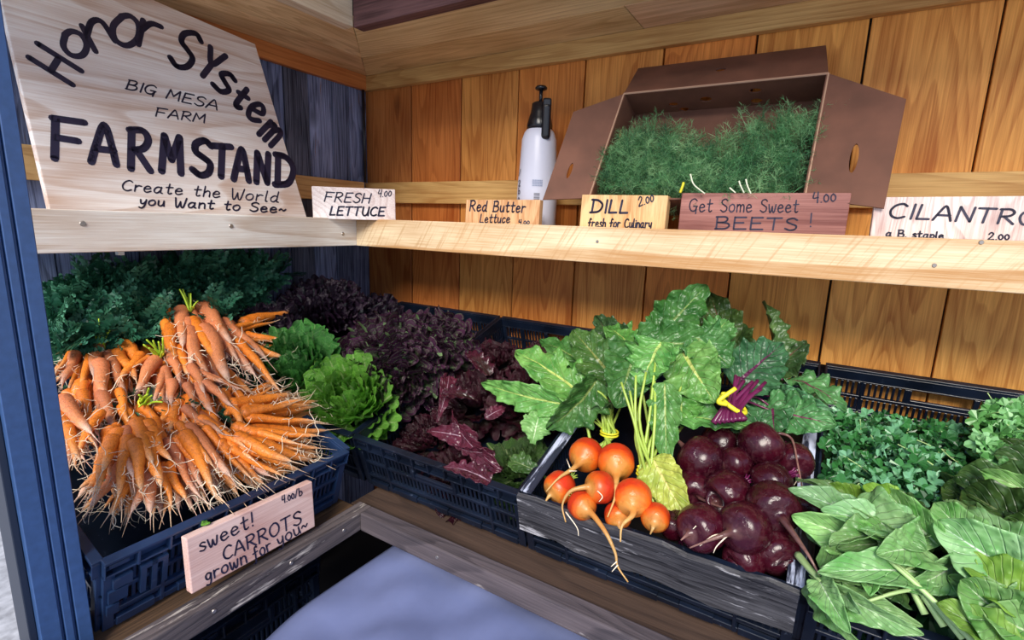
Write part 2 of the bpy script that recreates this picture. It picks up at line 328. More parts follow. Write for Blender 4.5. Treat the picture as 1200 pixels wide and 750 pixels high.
# blue metal post with grooves
def blue_post():
    t = thing('metal_post', 'dark blue grooved metal post in front of the carrot crate', 'post', (.68, -1.2965, FZ))
    mb = MB(); x1 = .02; H = 2.3; 
    for a, b, d in ((-.003, .020, 0), (.020, .024, .006), (.024, .034, 0), (.034, .038, .006), (.038, .055, 0)):
        mb.box((-.035, a, 0), (x1-d, b, H))
    bevel(mb.build('column', BLUE, t), .001, 1)
    mb = MB(); mb.box((-.045, -.012, 0), (.008, -.0032, H)); bevel(mb.build('side_flange', plain('dark_channel', (.012, .02, .04), .4), t), .001, 1)
    mb = MB(); mb.box((-.033, .0552, 0), (-.001, .058, H)); mb.build('gasket', BLACKM, t)
    return t
blue_post()
# black rod in the corner of the walls
V, F, uv = sweep([(.014, -.034, .142), (.014, -.034, .5)], [.006, .006], 12); tag(obj('corner_rod', mesh('corner_rod', V, F, smooth=True), BLACKM), 'thin black rod standing upright in the corner where walls meet', 'rod')

# ------------------------------------------------------------------ shelf
sh = thing('corner_shelf', 'L-shaped raw pine shelf carrying the signs, bottle and box', 'shelf', (0, 0, -.04))
def rel(o, t):                          # parent while keeping world placement of world-space mesh
    o.parent = t; o.location = -Vector(t.location); return o
mb = MB(); mb.box((.001, -.266, -.062), (3.05, -.023, -.04)); rel(mb.build('shelf_board', W_FASX), sh)
mb = MB(); mb.box((.001, -1.16, -.062), (.2205, -.267, -.04)); rel(mb.build('shelf_board', W_FASY), sh)
mb = MB(); mb.box((.2595, -.3045, -.089), (3.05, -.2665, 0)); o = bevel(mb.build('fascia', W_FASX)); rel(o, sh); o['label'] = 'tan rough-sawn front board along the back wall'
mb = MB(); mb.box((.221, -1.16, -.089), (.259, -.268, 0)); o = bevel(mb.build('fascia', W_FASY)); rel(o, sh); o['label'] = 'bleached white front board along the left wall'
for q in ((97, 262), (271, 265), (402, 274)): rel(screw(None, on(q, 0, .2592), 0), sh)
for q in ((700, 283), (1150, 284), (1095, 311)): rel(screw(None, on(q, 1, -.3047), 1, .004), sh)
mb = MB(); mb.box((.20, -.967, -.10), (.215, -.955, -.062)); rel(mb.build('bracket_clip', plain('clip_metal', (.6, .6, .6), .4, .5)), sh)

# ------------------------------------------------------------------ stroke lettering
G = {
'A': [[(0,0),(.12,.45),(.32,1),(.52,.5),(.66,0)], [(.10,.36),(.58,.36)]],
'B': [[(.05,0),(.05,1)], [(.0,.98),(.4,1),(.5,.8),(.38,.57),(.08,.53)], [(.08,.53),(.5,.48),(.6,.25),(.42,.02),(.0,.0)]],
'C': [[(.58,.86),(.4,1),(.15,.85),(.03,.5),(.12,.14),(.36,0),(.6,.12)]],
'D': [[(.08,0),(.08,1)], [(-.02,1),(.35,.96),(.62,.7),(.64,.4),(.45,.08),(-.02,0)]],
'E': [[(.55,1),(.06,.98)], [(.06,1),(.05,0),], [(.05,0),(.58,.02)], [(.05,.52),(.46,.54)]],
'F': [[(.08,0),(.08,1)], [(.02,1),(.68,.98)], [(.08,.53),(.56,.5)]],
'G': [[(.6,.85),(.4,1),(.12,.85),(.03,.45),(.2,.08),(.5,.08),(.62,.4)], [(.36,.42),(.66,.42)], [(.6,.42),(.58,-.15)]],
'H': [[(.05,0),(.05,1)], [(.6,0),(.6,1)], [(.05,.5),(.6,.5)]],
'I': [[(.1,0),(.1,1)]],
'L': [[(.08,1),(.05,.02)], [(.05,.02),(.5,.04)]],
'M': [[(0,0),(.08,1)], [(.08,1),(.36,.35)], [(.36,.35),(.64,1)], [(.64,1),(.72,0)]],
'N': [[(.03,0),(.05,1)], [(.05,1),(.55,.02)], [(.55,.02),(.58,1)]],
'O': [[(.32,1),(.08,.8),(.02,.45),(.15,.08),(.36,0),(.58,.2),(.64,.58),(.5,.92),(.3,1)]],
'R': [[(.06,0),(.06,1)], [(0,.98),(.38,1),(.54,.78),(.4,.55),(.08,.48)], [(.2,.5),(.62,0)]],
'S': [[(.52,.86),(.34,1),(.1,.88),(.1,.66),(.3,.52),(.5,.36),(.46,.1),(.24,0),(.02,.14)]],
'T': [[(.3,0),(.32,1)], [(0,.97),(.64,1)]],
'U': [[(.03,1),(.05,.3),(.22,0),(.44,.08),(.54,.4),(.56,1)], [(.56,.5),(.6,0)]],
'W': [[(0,1),(.12,.05),(.25,.02),(.36,.6)], [(.36,.6),(.46,.02),(.6,.05),(.72,1)]],
'Y': [[(0,1),(.3,.5),(.55,1)], [(.3,.5),(.24,0)]],
'a': [[(.42,.52),(.22,.58),(.04,.35),(.08,.06),(.26,.02),(.42,.3)], [(.44,.58),(.42,.1),(.54,0)]],
'b': [[(.05,1),(.04,0)], [(.04,.35),(.25,.55),(.42,.35),(.34,.05),(.05,.02)]],
'c': [[(.4,.5),(.22,.58),(.05,.35),(.1,.06),(.25,0),(.42,.12)]],
'd': [[(.42,1),(.4,.1),(.52,0)], [(.42,.5),(.22,.58),(.04,.35),(.08,.06),(.26,.02),(.42,.3)]],
'v': [[(0,.6),(.2,0),(.4,.6)]],
'e': [[(.05,.3),(.4,.36),(.34,.55),(.18,.58),(.04,.35),(.1,.06),(.26,0),(.46,.12)]],
'f': [[(.42,.9),(.3,1),(.2,.8),(.18,.3),(.1,-.3),(-.05,-.3)], [(0,.5),(.4,.55)]],
'g': [[(.4,.52),(.2,.6),(.04,.4),(.12,.14),(.3,.16),(.42,.5),(.38,0),(.26,-.32),(.04,-.26)]],
'h': [[(.05,1),(.04,0)], [(.04,.35),(.22,.56),(.38,.46),(.4,0)]],
'i': [[(.06,.55),(.06,0)], [(.06,.78),(.07,.82)]],
'l': [[(.06,1),(.05,.08),(.16,0)]],
'm': [[(.04,.58),(.04,0)], [(.04,.4),(.18,.58),(.30,.48),(.31,0)], [(.31,.4),(.45,.58),(.58,.46),(.60,0)]],
'n': [[(.04,.6),(.04,0)], [(.04,.38),(.22,.58),(.38,.48),(.42,0)]],
'o': [[(.24,.6),(.05,.45),(.03,.18),(.18,0),(.38,.08),(.45,.35),(.36,.56),(.22,.6)]],
'p': [[(.05,.58),(.03,-.32)], [(.05,.4),(.25,.58),(.42,.38),(.3,.08),(.05,.08)]],
'r': [[(.05,.6),(.05,0)], [(.05,.36),(.2,.56),(.4,.54)]],
's': [[(.36,.52),(.2,.6),(.06,.46),(.2,.32),(.36,.18),(.24,0),(.02,.06)]],
't': [[(.2,.95),(.18,.15),(.28,0),(.4,.08)], [(.02,.6),(.42,.64)]],
'u': [[(.04,.58),(.06,.12),(.2,0),(.36,.14),(.4,.56)], [(.4,.4),(.44,0)]],
'w': [[(0,.6),(.1,.02),(.2,.04),(.28,.45)], [(.28,.45),(.36,.02),(.48,.06),(.56,.6)]],
'y': [[(.04,.58),(.1,.2),(.26,.16),(.4,.4)], [(.42,.6),(.36,-.05),(.2,-.34),(.02,-.26)]],
'0': [[(.18,.7),(.04,.5),(.04,.2),(.18,.02),(.34,.2),(.34,.5),(.18,.7)]],
'2': [[(.02,.7),(.2,.95),(.38,.75),(.2,.35),(.0,.02),(.42,.04)]],
'4': [[(.08,.95),(.0,.45),(.36,.48)], [(.34,.95),(.3,0)]],
'!': [[(.12,1),(.08,.3)], [(.07,.06),(.08,.02)]],
'/': [[(0,0),(.36,1)]], '~': [[(0,.3),(.12,.45),(.28,.25),(.42,.42)]], '.': [[(.04,.02),(.06,.02)]], '-': [[(0,.4),(.3,.4)]],
'*': [[(.1,.55),(.14,.55)]],
}
ADV = {' ': .36}
def gl_w(c):
    if c in ADV: return ADV[c]
    return max(p[0] for s in G[c] for p in s)
def ribbon(mb, P3, n, w):
    n = np.array(n)
    for i in range(len(P3)-1):
        a, b = P3[i], P3[i+1]; t = nrm(b-a); s = np.cross(n, t)*w/2; mb.add([a-s, b-s, b+s, a+s], [(0, 1, 2, 3)])
    for a in P3:
        t = nrm(P3[-1]-P3[0]+1e-6); s = np.cross(n, t); mb.add([a+w/2*(math.cos(k*math.pi/4)*t+math.sin(k*math.pi/4)*s) for k in range(8)], [tuple(range(8))])
def glyph(mb, c, org, ex, ey, P, n, wpx, off=.0006, smooth=True):
    """org pixel, ex/ey pixel vectors for unit x / unit height; strokes land on the sign's own plane"""
    n = np.array(n, float)
    for s in G[c]:
        if smooth and len(s) > 2: s = [tuple(v) for v in smoothpath([(*q, 0) for q in s], 4)[:, :2]]
        pts = []
        for i, (gx, gy) in enumerate(s):
            q = (org[0]+ex[0]*gx+ey[0]*gy, org[1]+ex[1]*gx+ey[1]*gy); pts.append(onp(q, P, n)+n*off)
        d = abs((pts[0]-CAM)@AF); ribbon(mb, pts, n, wpx*d/FPX)
def line(mb, text, a, b, h, P, n, wpx, lean=0.0):
    a = np.array(a, float); b = np.array(b, float); gap = .16
    tot = sum(gl_w(c)+gap for c in text)-gap; ex = (b-a)/tot; e = nrm(b-a); ey = np.array([e[1], -e[0]])*h+e*lean*h; x = 0
    for c in text:
        if c != ' ': glyph(mb, c, a+ex*x, ex, ey, P, n, wpx)
        x += gl_w(c)+gap

# ------------------------------------------------------------------ signs
xt = .12; su = nrm([xt-.23, 0, .5]); sn = nrm(np.cross([0, 1, 0], su)); SP = np.array([.219, 0, -.0385])
def sp(Y, u): return SP+np.array([0, Y, 0])+su*u
t = thing('farmstand_sign', 'large pale pine board with hand-painted lettering, leaning on the left wall', 'sign', (0.2, -.77, -.036))
V, F = prism([sp(-1.077, 0), sp(-.452, 0), sp(-.525, .545), sp(-1.082, .600)], sn, .018); o = bevel(obj('board', mesh('board', V, F), W_SIGN)); rel(o, t)
mb = MB(); f = sp(0, 0)
for c, cx, cy, h, wsc, rot in (('H',64,76,60,.58,58),('o',87,52,52,1.15,46),('n',114,40,56,1.2,28),('o',147,36,58,1.25,15),('r',174,40,48,1.3,-12),('S',217,58,44,1.15,-24),
        ('Y',247,75,34,1.1,-30),('s',262,96,38,1.5,-32),('t',283,114,25,1.3,-36),('e',300,131,34,1.2,-36),('m',317,156,36,.95,-44)):
    a = math.radians(rot); ex = np.array([math.cos(a), -math.sin(a)])*h*wsc; ey = np.array([-math.sin(a), -math.cos(a)])*h
    m_ = np.array([gl_w(c)/2, .5 if (c.isupper() or c == 't') else .3]); og = np.array([cx, cy])-ex*m_[0]-ey*m_[1]
    glyph(mb, c, og, ex, ey, f, sn, 6.6)
for c, cx, cy, h, wsc in (('F',79,164,47,1.2),('A',122,169,45,1.0),('R',164,176,46,.9),('M',201,181,42,.75),('S',236,185,41,1.05),('T',260,189,36,.9),('A',283,193,36,.75),('N',307,197,34,.72),('D',333,200,35,.9)):
    a = math.radians(-6.5); ex = np.array([math.cos(a), -math.sin(a)])*h*wsc; ey = np.array([.02, -1])*h
    glyph(mb, c, np.array([cx, cy])-ex*gl_w(c)/2-ey*.5, ex, ey, f, sn, 8.2)
rel(mb.build('painted_lettering', INK, kind='stuff'), t)
mb = MB()
line(mb, 'BIG MESA', (147, 104), (254, 129), 11, f, sn, 1.8, .15); line(mb, 'FARM', (181, 136), (239, 144), 10, f, sn, 1.7, .15)
line(mb, 'Create the World', (142, 223), (326, 237), 12, f, sn, 1.7, .12); line(mb, 'you Want to See~', (163, 240), (334, 250), 10.5, f, sn, 2.0, .12)
rel(mb.build('marker_lettering', INK, kind='stuff'), t)

def small_sign(name, label, tl, tr, bl, P, n, drop, th, mat, lines, grp='small wooden price signs on the shelf', tint=(1, 1, 1)):
    """front face through the pixel corners on its plane; drop lengthens it down behind the shelf lip"""
    n = nrm(n); A, B, D = onp(tl, P, n), onp(tr, P, n), onp(bl, P, n)
    dn = nrm(D-A); Lh = np.linalg.norm(D-A)+drop; right = nrm(B-A); dn = nrm(dn-right*(dn@right)); 
    poly = [A, A+dn*Lh, B+dn*Lh, B]
    c = (A+B)/2+dn*Lh
    t = thing(name, label, 'sign', tuple(c), grp)
    o = bevel(obj('board', mesh('board', *prism(poly, n, th)), mat)); rel(o, t); o.color = (*tint, 1)
    mb = MB()
    for L in lines: line(mb, L[0], L[1], L[2], L[3], A, n, L[4], L[5] if len(L) > 5 else 0)
    rel(mb.build('lettering', INK, kind='stuff'), t); return t
# fresh lettuce spans the inner corner of the shelf
A = on((371, 256), 0, .236); B = on((464, 259), 1, -.262); nn = np.cross([0, 0, 1], nrm((B-A)*[1, 1, 0])); nn = -nn if nn@(CAM-A) < 0 else nn
small_sign('price_sign', 'white-washed sign reading FRESH LETTUCE at the shelf corner', (365, 218), (463, 222), (369, 254), A, nn, .006, .014, W_SIGNX,
    [('FRESH', (379, 236), (432, 238), 11, 1.6, .25), ('4.00', (443, 231), (458, 230), 9, 1.2, .2), ('LETTUCE', (386, 252), (450, 253), 10, 2.0, .2)])
SY = -.262
small_sign('price_sign', 'pine block sign reading Red Butter Lettuce beside the white bottle', (546, 234), (633, 234), (543, 263), (0, SY+.012, 0), (0, -1, .05), .03, .02, W_DILL,
    [('Red Butter', (550, 247), (615, 249), 12, 1.8, .12), ('Lettuce', (562, 261), (597, 261), 10, 1.6, .15), ('4.00', (608, 263), (620, 263), 6, 1.3, .1)], tint=(1, .98, 1.1))
small_sign('price_sign', 'amber wood sign reading DILL standing under the cardboard box', (682, 228), (783, 229), (678, 266), (0, SY, 0), (0, -1, .05), .03, .03, W_DILL,
    [('DILL', (692, 249), (735, 250), 15, 2.6, .15), ('2.00', (749, 242), (766, 236), 11, 1.5, .25), ('fresh for Culinary', (689, 266), (763, 267), 10, 1.7, .1)])
small_sign('price_sign', 'dark reddish cedar sign reading Get Some Sweet BEETS', (799, 226), (998, 226), (796, 268), (0, SY, 0), (0, -1, .05), .03, .025, W_CEDAR,
    [('Get Some Sweet', (807, 248), (935, 249), 15, 1.5, .1), ('4.00', (953, 238), (979, 236), 13, 1.5, .1), ('BEETS', (838, 268), (933, 270), 14, 2.0, .1), ('!', (948, 266), (951, 266), 16, 1.5)])
small_sign('price_sign', 'purple-streaked white sign reading CILANTRO at the right end of the shelf', (1026, 231), (1262, 229), (1019, 275), (0, SY, 0), (0, -1, .05), .03, .03, W_STRIPE,
    [('CILANTRO', (1040, 255), (1212, 264), 17, 2.6, .3), ('a B. staple', (1038, 277), (1105, 280), 8, 1.8, .1), ('2.00', (1158, 281), (1182, 281), 9, 1.6, .1)])

# ------------------------------------------------------------------ crates
TA = math.radians(16.8)
def crate(name, label, X0, Wd, kind, Ln=.68, H=.15, smear=False, org=None):
    """local x across, y along, z up to the rim; origin at front-left bottom; tilted towards the viewer"""
    t = thing(name, label, 'crate', (0, 0, 0), 'black plastic harvest crates')
    if kind == 'B':
        R = Matrix.Rotation(TA, 4, 'X'); top = Vector((X0, -.70, -.515))
    elif kind == 'L':
        R = Matrix.Rotation(math.radians(90), 4, 'Z') @ Matrix.Rotation(TA, 4, 'X'); top = Vector((.72, X0, -.52))
    else: R = org[1]; top = org[0]
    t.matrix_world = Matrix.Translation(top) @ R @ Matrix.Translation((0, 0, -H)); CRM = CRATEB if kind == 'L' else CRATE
    W = Wd; th = .004
    def panel(L, nm, T):                # panel in local (u along, v up), thickness towards +w ; T maps to crate
        mb = MB()
        def bx(u0, u1, v0, v1, w0=0, w1=th): mb.box((u0, w0, v0), (u1, w1, v1), T)
        # rim flange with pockets, mid rail, base rail
        bx(0, L, H-.006, H, -.012, th); bx(0, L, H-.030, H-.006, 0, th); bx(0, L, H-.034, H-.030, -.010, th)
        n = max(4, int(L/.043))
        for i in range(n+1): u = i*L/n; bx(max(0, u-.0022), min(L, u+.0022), H-.034, H-.006, -.012, 0)
        for i in range(n):
            if i % 2 == 0: bx((i+.15)*L/n, (i+.75)*L/n, H-.020, H-.012, -.008, 0)
        bx(0, L, .070, .078, -.004, th); bx(0, L, .0, .012, -.006, th); bx(0, L, .030, .037, -.006, th); bx(0, L, .018, .030, 0, th)
        hu0, hu1 = L/2-.055, L/2+.055
        bx(hu0-.010, hu0, .078, H-.034, -.006, th); bx(hu1, hu1+.010, .078, H-.034, -.006, th); bx(hu0, hu1, .078, .088, -.004, th)
        u = .02
        while u < L-.02:                # slats between the slots
            if not (hu0-.012 < u < hu1+.008): bx(u, u+.0055, .078, H-.034)
            bx(u, u+.0055, .037, .070)
            u += .0115
        for u in (.0, L*.18, L*.82, L-.016): bx(u, u+.016 if u in (0, L-.016) else u+.006, 0, H-.03, -.007, th)
        n2 = max(3, int(L/.08))
        for i in range(n2): bx((i+.2)*L/n2, (i+.8)*L/n2, .001, .018, -.009, 0)
        return bevel(mb.build(nm, CRM, t), .0009, 1)
    I = Matrix.Identity(4)
    pf = panel(W, 'end_panel', I)
    panel(W, 'end_panel', Matrix.Translation((W, Ln, 0)) @ Matrix.Rotation(math.pi, 4, 'Z'))
    panel(Ln, 'side_panel', Matrix.Translation((0, Ln, 0)) @ Matrix.Rotation(-math.pi/2, 4, 'Z'))
    panel(Ln, 'side_panel', Matrix.Translation((W, 0, 0)) @ Matrix.Rotation(math.pi/2, 4, 'Z'))
    mb = MB(); mb.box((.002, .002, .002), (W-.002, Ln-.002, .006)); mb.build('floor_panel', CRATE, t)
    if smear:
        for x in (-.004, W-.020):
            mb = MB(); mb.box((x, .0, H), (x+.024, Ln*.9, H+.0035)); o = bevel(mb.build('rim_cap', SMEAR, t), .001, 1); o['label'] = 'white-smeared rim strip'
    return t
c1 = crate('harvest_crate', 'black plastic crate tinted with sky reflection, heaped with carrots on the left rail', -1.226, .465, 'L')
c2 = crate('harvest_crate', 'black slotted crate of loose dark red lettuce, second from the corner', .682, .465, 'B')
c3 = crate('harvest_crate', 'black crate with a weathered front board, holding golden and red beets', 1.152, .478, 'B', smear=True)
c4 = crate('harvest_crate', 'black crate under the cilantro and loose greens beside the beets', 1.641, .465, 'B')
c5 = crate('harvest_crate', 'black crate in the wall corner heaped with green and red lettuces', .205, .465, 'B')
# weathered board on the beet crate
mb = MB(); nseg = 12; bw = .476
for i in range(nseg):
    a, b = i*bw/nseg, (i+1)*bw/nseg
    j = lambda q: .004*math.sin(q*31)+.003*math.sin(q*77)
    V = [(a, -.026+j(a)*.3, .074+j(a+1)), (b, -.026+j(b)*.3, .074+j(b+1)), (b, -.0125, .074+j(b+1)), (a, -.0125, .074+j(a+1)),
         (a, -.020+j(a)*.3, .157+j(a)), (b, -.020+j(b)*.3, .157+j(b)), (b, -.0125, .160+j(b)), (a, -.0125, .160+j(a))]
    mb.add(V, [(0,3,2,1),(4,5,6,7),(0,1,5,4),(1,2,6,5),(2,3,7,6),(3,0,4,7)])
o = mb.build('front_board', W_WEATH, c3); o['label'] = 'cracked grey weathered board across the crate front'
# raised pattern on the carrot crate's near end (hand grip and pads)
mb = MB()
for (u0, u1, v0, v1) in ((.05, .058, .05, .10), (.066, .074, .045, .108), (.082, .090, .05, .10), (.05, .09, .10, .108), (.006, .032, .06, .085), (.012, .038, .088, .108), (.004, .02, .035, .055)):
    mb.box((u0, -.012, v0), (u1, .0, v1))
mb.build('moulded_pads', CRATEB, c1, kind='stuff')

# ------------------------------------------------------------------ counter rails
cf = thing('counter_rail', 'worn grey timber rail frame that the crates lean on', 'rail', (.774, -.774, -.70))
def crb(nm, a, b, mat, **kw):
    mb = MB(); mb.box(a, b); o = bevel(mb.build(nm, mat), .003); rel(o, cf)
    for k, v in kw.items(): o[k] = v
    return o
crb('front_board', (.7745, -.774, -.700), (3.0, -.738, -.656), W_RAILX); crb('front_board', (.736, -1.45, -.700), (.774, -.738, -.656), W_RAILY)
W_BROWNX = wood('rough_brown_board_x', (.03, .018, .014), (.10, .06, .042), 'X', rings=14, rough=.85, knots=False)
crb('ledge_board', (.70, -.7375, -.712), (3.0, -.60, -.674), W_BROWNX); crb('ledge_board', (.60, -1.45, -.712), (.7355, -.7385, -.674), W_BROWN)
DK = plain('dark_timber', (.03, .025, .02), .9)
crb('rear_bearer', (.06, -.14, -.54), (3.0, -.09, -.50), DK); crb('rear_bearer', (.10, -1.22, -.54), (.15, -.75, -.505), DK)
crb('leg', (.70, -1.47, FZ+.001), (.736, -1.36, -.7125), W_BROWN); crb('leg', (.045, -.60, FZ+.001), (.09, -.55, -.6), DK)
for x in (1.0, 1.5, 1.9): rel(screw(None, (x, -.7742, -.676), 1, .004), cf)
for y_ in (-.82, -.95, -1.1): rel(screw(None, (.7742, y_, -.674), 0, .004), cf)
# carrots sign
A = on((228, 695), 0, .748); n_ = nrm([1, 0, -.02])
small_sign('price_sign', 'pink cedar sign reading Sweet CARROTS grown for you, propped on the carrot crate', (218, 632), (366, 564), (228, 695), (.752, -1.1, -.6), nrm([1, 0, .06]), 0, .018, W_PINK,
    [('sweet!', (234, 647), (297, 616), 15, 2.0, .3), ('4.00/b', (331, 590), (354, 580), 9, 1.4, .3), ('CARROTS', (262, 657), (353, 613), 14, 2.1, .35), ('grown', (241, 682), (289, 659), 14, 2.0, .3), ('for', (298, 656), (318, 644), 13, 1.9, .3), ('you~', (326, 640), (361, 619), 13, 1.9, .3)],
    grp=None)

# things under the counter
mb = MB()
cr6 = crate('harvest_crate', 'black crate stored upright in the dark under the left rail', 0, .36, 'X', Ln=.5, org=(Vector((.66, -1.17, -.80)), Matrix.Rotation(math.radians(90), 4, 'Z')))
def cloth():
    nu, nv, nh = 80, 70, 12; V = []
    for i in range(nv):
        v = i/(nv-1); yy = -.60-v*.95; xe = .795-.02*math.sin(v*3)+.25*max(0, v-.38)**1.3
        for j in range(nu):
            if j < nh: q = (nh-j)/nh; x = xe+.012-.03*q*(1-q)*4*.2+.05*q*v; z = -.745-.02-.42*q; yb = yy-.02*q*math.sin(v*22)
            else:
                q = (j-nh)/(nu-1-nh); x = xe+.012+1.35*q; yb = yy; r0 = min(1, q*14); z = -.775+.022*math.sqrt(1-(1-r0)**2)
                z += (.014*math.sin(10*q+6*v+2*math.sin(4*v))*(.3+v)+.009*math.sin(30*q-17*v+3*math.sin(6*q))+.003*math.sin(52*q+36*v))*r0
                z -= .09*max(0, v-.35)
            V.append((x, yb, min(z, -.735)))
    F = [(i*nu+j, i*nu+j+1, (i+1)*nu+j+1, (i+1)*nu+j) for i in range(nv-1) for j in range(nu-1)]
    o = obj('draped_sheet', mesh('draped_sheet', V, F, smooth=True), plain('blue_grey_cotton', (.15, .18, .34), .85, 0, .08, 12, .1, .2))
    s = o.modifiers.new('s', 'SOLIDIFY'); s.thickness = .002
    return tag(o, 'blue-grey cotton sheet draped over stored goods under the rail', 'cloth')
cloth()
mb = MB(); mb.box((.98, -1.50, FZ+.0205), (2.1, -.66, -.90)); bevel(tag(mb.build('storage_bin', plain('bin_dark', (.03, .03, .035), .6)), 'dark storage bin hidden beneath the draped sheet', 'bin'), .02, 3)

# ------------------------------------------------------------------ produce helpers
SA, CA_ = math.sin(TA), math.cos(TA)
F1n, F1P = np.array([SA, 0, CA_]), np.array([.72, -1, -.52])
F2n, F2P = np.array([0, -SA, CA_]), np.array([1, -.70, -.515])
def A1(x, y, h=0): return onp((x, y), F1P+F1n*h, F1n)
def A2(x, y, h=0): return onp((x, y), F2P+F2n*h, F2n)
def frame(Y, Z, loc=(0, 0, 0), s=1.0):
    Y = nrm(Y); Z = np.array(Z, float); Z = nrm(Z-Y*(Z@Y)); X = np.cross(Y, Z)
    return Matrix([[X[i]*s, Y[i]*s, Z[i]*s, loc[i]] for i in range(3)]+[[0, 0, 0, 1]])
def put(o, mat, parent):               # world matrix under a parent that is only translated
    o.parent = parent; o.matrix_world = mat
    o.matrix_basis = Matrix.Translation(-Vector(parent.location)) @ mat; return o
def inst(src, parent, mat, kids=()):   # a copy of a part with its sub-parts, mesh data shared
    o = src.copy(); C.objects.link(o); o.parent = parent; o.matrix_basis = Matrix.Translation(-Vector(parent.location)) @ mat
    for k in kids:
        c = k.copy(); C.objects.link(c); c.parent = o
    return o
def rndrot(k, rs):
    q = rs.normal(size=(k, 4)); q /= np.linalg.norm(q, axis=1)[:, None]; w, x, y, z = q.T
    return np.stack([1-2*(y*y+z*z), 2*(x*y-z*w), 2*(x*z+y*w), 2*(x*y+z*w), 1-2*(x*x+z*z), 2*(y*z-x*w), 2*(x*z-y*w), 2*(y*z+x*w), 1-2*(x*x+y*y)], 1).reshape(k, 3, 3)
def scatter(name, V, F, pos, rot, sca, mat, parent, rs, smooth=False, **kw):
    V = np.asarray(V, float); F = np.asarray(F, np.int64); k = len(pos)
    W = np.einsum('kij,vj->kvi', rot, V)*np.asarray(sca)[:, None, None]+np.asarray(pos)[:, None, :]
    FF = (F[None]+np.arange(k)[:, None, None]*len(V)).reshape(-1, F.shape[1])
    at = np.repeat(rs.uniform(size=k), len(V))
    m = mesh(name, W.reshape(-1, 3), FF, smooth=smooth, attr=at)
    o = obj(name, m, mat, parent); 
    if parent is not None: o.location = -Vector(parent.location)
    for a, b in kw.items(): o[a] = b
    return o
def aimed(D, rs, jit=.4):              # rotations taking +Y towards directions D
    R = []
    for d in D:
        d = nrm(np.array(d)+rs.normal(size=3)*jit); z = rs.normal(size=3); z = nrm(z-d*(z@d)); R.append(np.stack([np.cross(d, z), d, z], 1))
    return np.array(R)

def leaf_arr(L, W, nu=16, nv=26, kind='beet', curl=.5, cup=.15, ruf=.10, rf=5, blis=.03, twist=0, seed=0, curl2=0):
    r = np.random.RandomState(seed); u = np.linspace(-1, 1, nu); v = np.linspace(0, 1, nv); U, Vv = np.meshgrid(u, v)
    if kind == 'beet': w = np.sin(np.pi*np.clip(Vv, 0, 1)**.62)**.62*(1-.10*Vv)
    elif kind == 'spoon': w = np.clip(Vv*1.5, .12, 1)*np.sqrt(np.clip(1-((Vv-.62)/.39)**2*(Vv > .62), 0, 1))
    elif kind == 'lance': w = np.sin(np.pi*Vv**.75)**.8
    else: w = np.clip(Vv*2.2, .2, 1)*np.sqrt(np.clip(1-((Vv-.5)/.51)**2*(Vv > .5), 0, 1))
    w = np.maximum(w, .02); ph = r.uniform(0, 6.28, 8)
    wob = 1+.04*np.sin(rf*2.2*np.pi*Vv+ph[0]+(U > 0)*2)+.03*np.sin(rf*5*np.pi*Vv+ph[1]+(U > 0))
    X = U*w*W/2*wob
    th = curl*Vv+curl2*Vv**3; ds = 1/(nv-1)
    c = np.cos(th); s = np.sin(th)
    Yc = np.concatenate([[0], np.cumsum((c[1:, 0]+c[:-1, 0])/2*ds)])*L; Zc = -np.concatenate([[0], np.cumsum((s[1:, 0]+s[:-1, 0])/2*ds)])*L
    sg = np.where(U > 0, 1, -1)
    h = cup*W*U**2*w+ruf*W*np.abs(U)**1.8*w*(np.sin(rf*2*np.pi*Vv+ph[2]+sg*ph[3])+.45*np.sin(rf*4.3*np.pi*Vv+ph[4]*sg))
    h += blis*W*w*(np.sin(9*np.pi*(Vv-.3*np.abs(U))+ph[5])*np.abs(U)*(1-np.abs(U))*2.2+.5*np.sin(U*9+ph[6])*np.sin(Vv*17+ph[7]))
    h -= .035*W*np.exp(-(U/.10)**2)
    tip = ruf*L*.3*np.maximum(0, Vv-.8)*5*np.sin(U*6+ph[6]); h += tip*.5
    X = X+.25*h*sg*np.abs(U); ct = np.cos(twist*Vv); stt = np.sin(twist*Vv)
    X2 = X*ct-h*stt; h2 = X*stt+h*ct
    P = np.stack([X2, Yc[:, None]+h2*s, Zc[:, None]+h2*c], -1).reshape(-1, 3)
    i, j = np.meshgrid(np.arange(nv-1), np.arange(nu-1), indexing='ij'); a = (i*nu+j).ravel()
    F = np.stack([a, a+1, a+nu+1, a+nu], 1); uv = np.stack([(U+1)/2, Vv], -1).reshape(-1, 2)
    return P, F, uv
def align_leaf(P, B, T, Nn):           # move a leaf so its base sits at B and its tip at T, upper face towards Nn
    nu_tip = P[-1] if True else None
    tip = P[len(P)-1-(0)].copy(); 
    tip = P[-LN//2] if False else P[P.shape[0]-TIPN//2-1]
    l = np.linalg.norm(tip); y = nrm(tip); z = np.array([0, 0, 1.]); z = nrm(z-y*(z@y)); x = np.cross(y, z)
    Q = P @ np.stack([x, y, z], 1)      # chord along +Y
    Yw = nrm(T-B); Zw = nrm(Nn-Yw*(Nn@Yw)); Xw = np.cross(Yw, Zw)
    s = np.linalg.norm(T-B)/l; Q = Q*[1, s, (1+s)/2]
    return Q @ np.stack([Xw, Yw, Zw], 0)
TIPN = 16
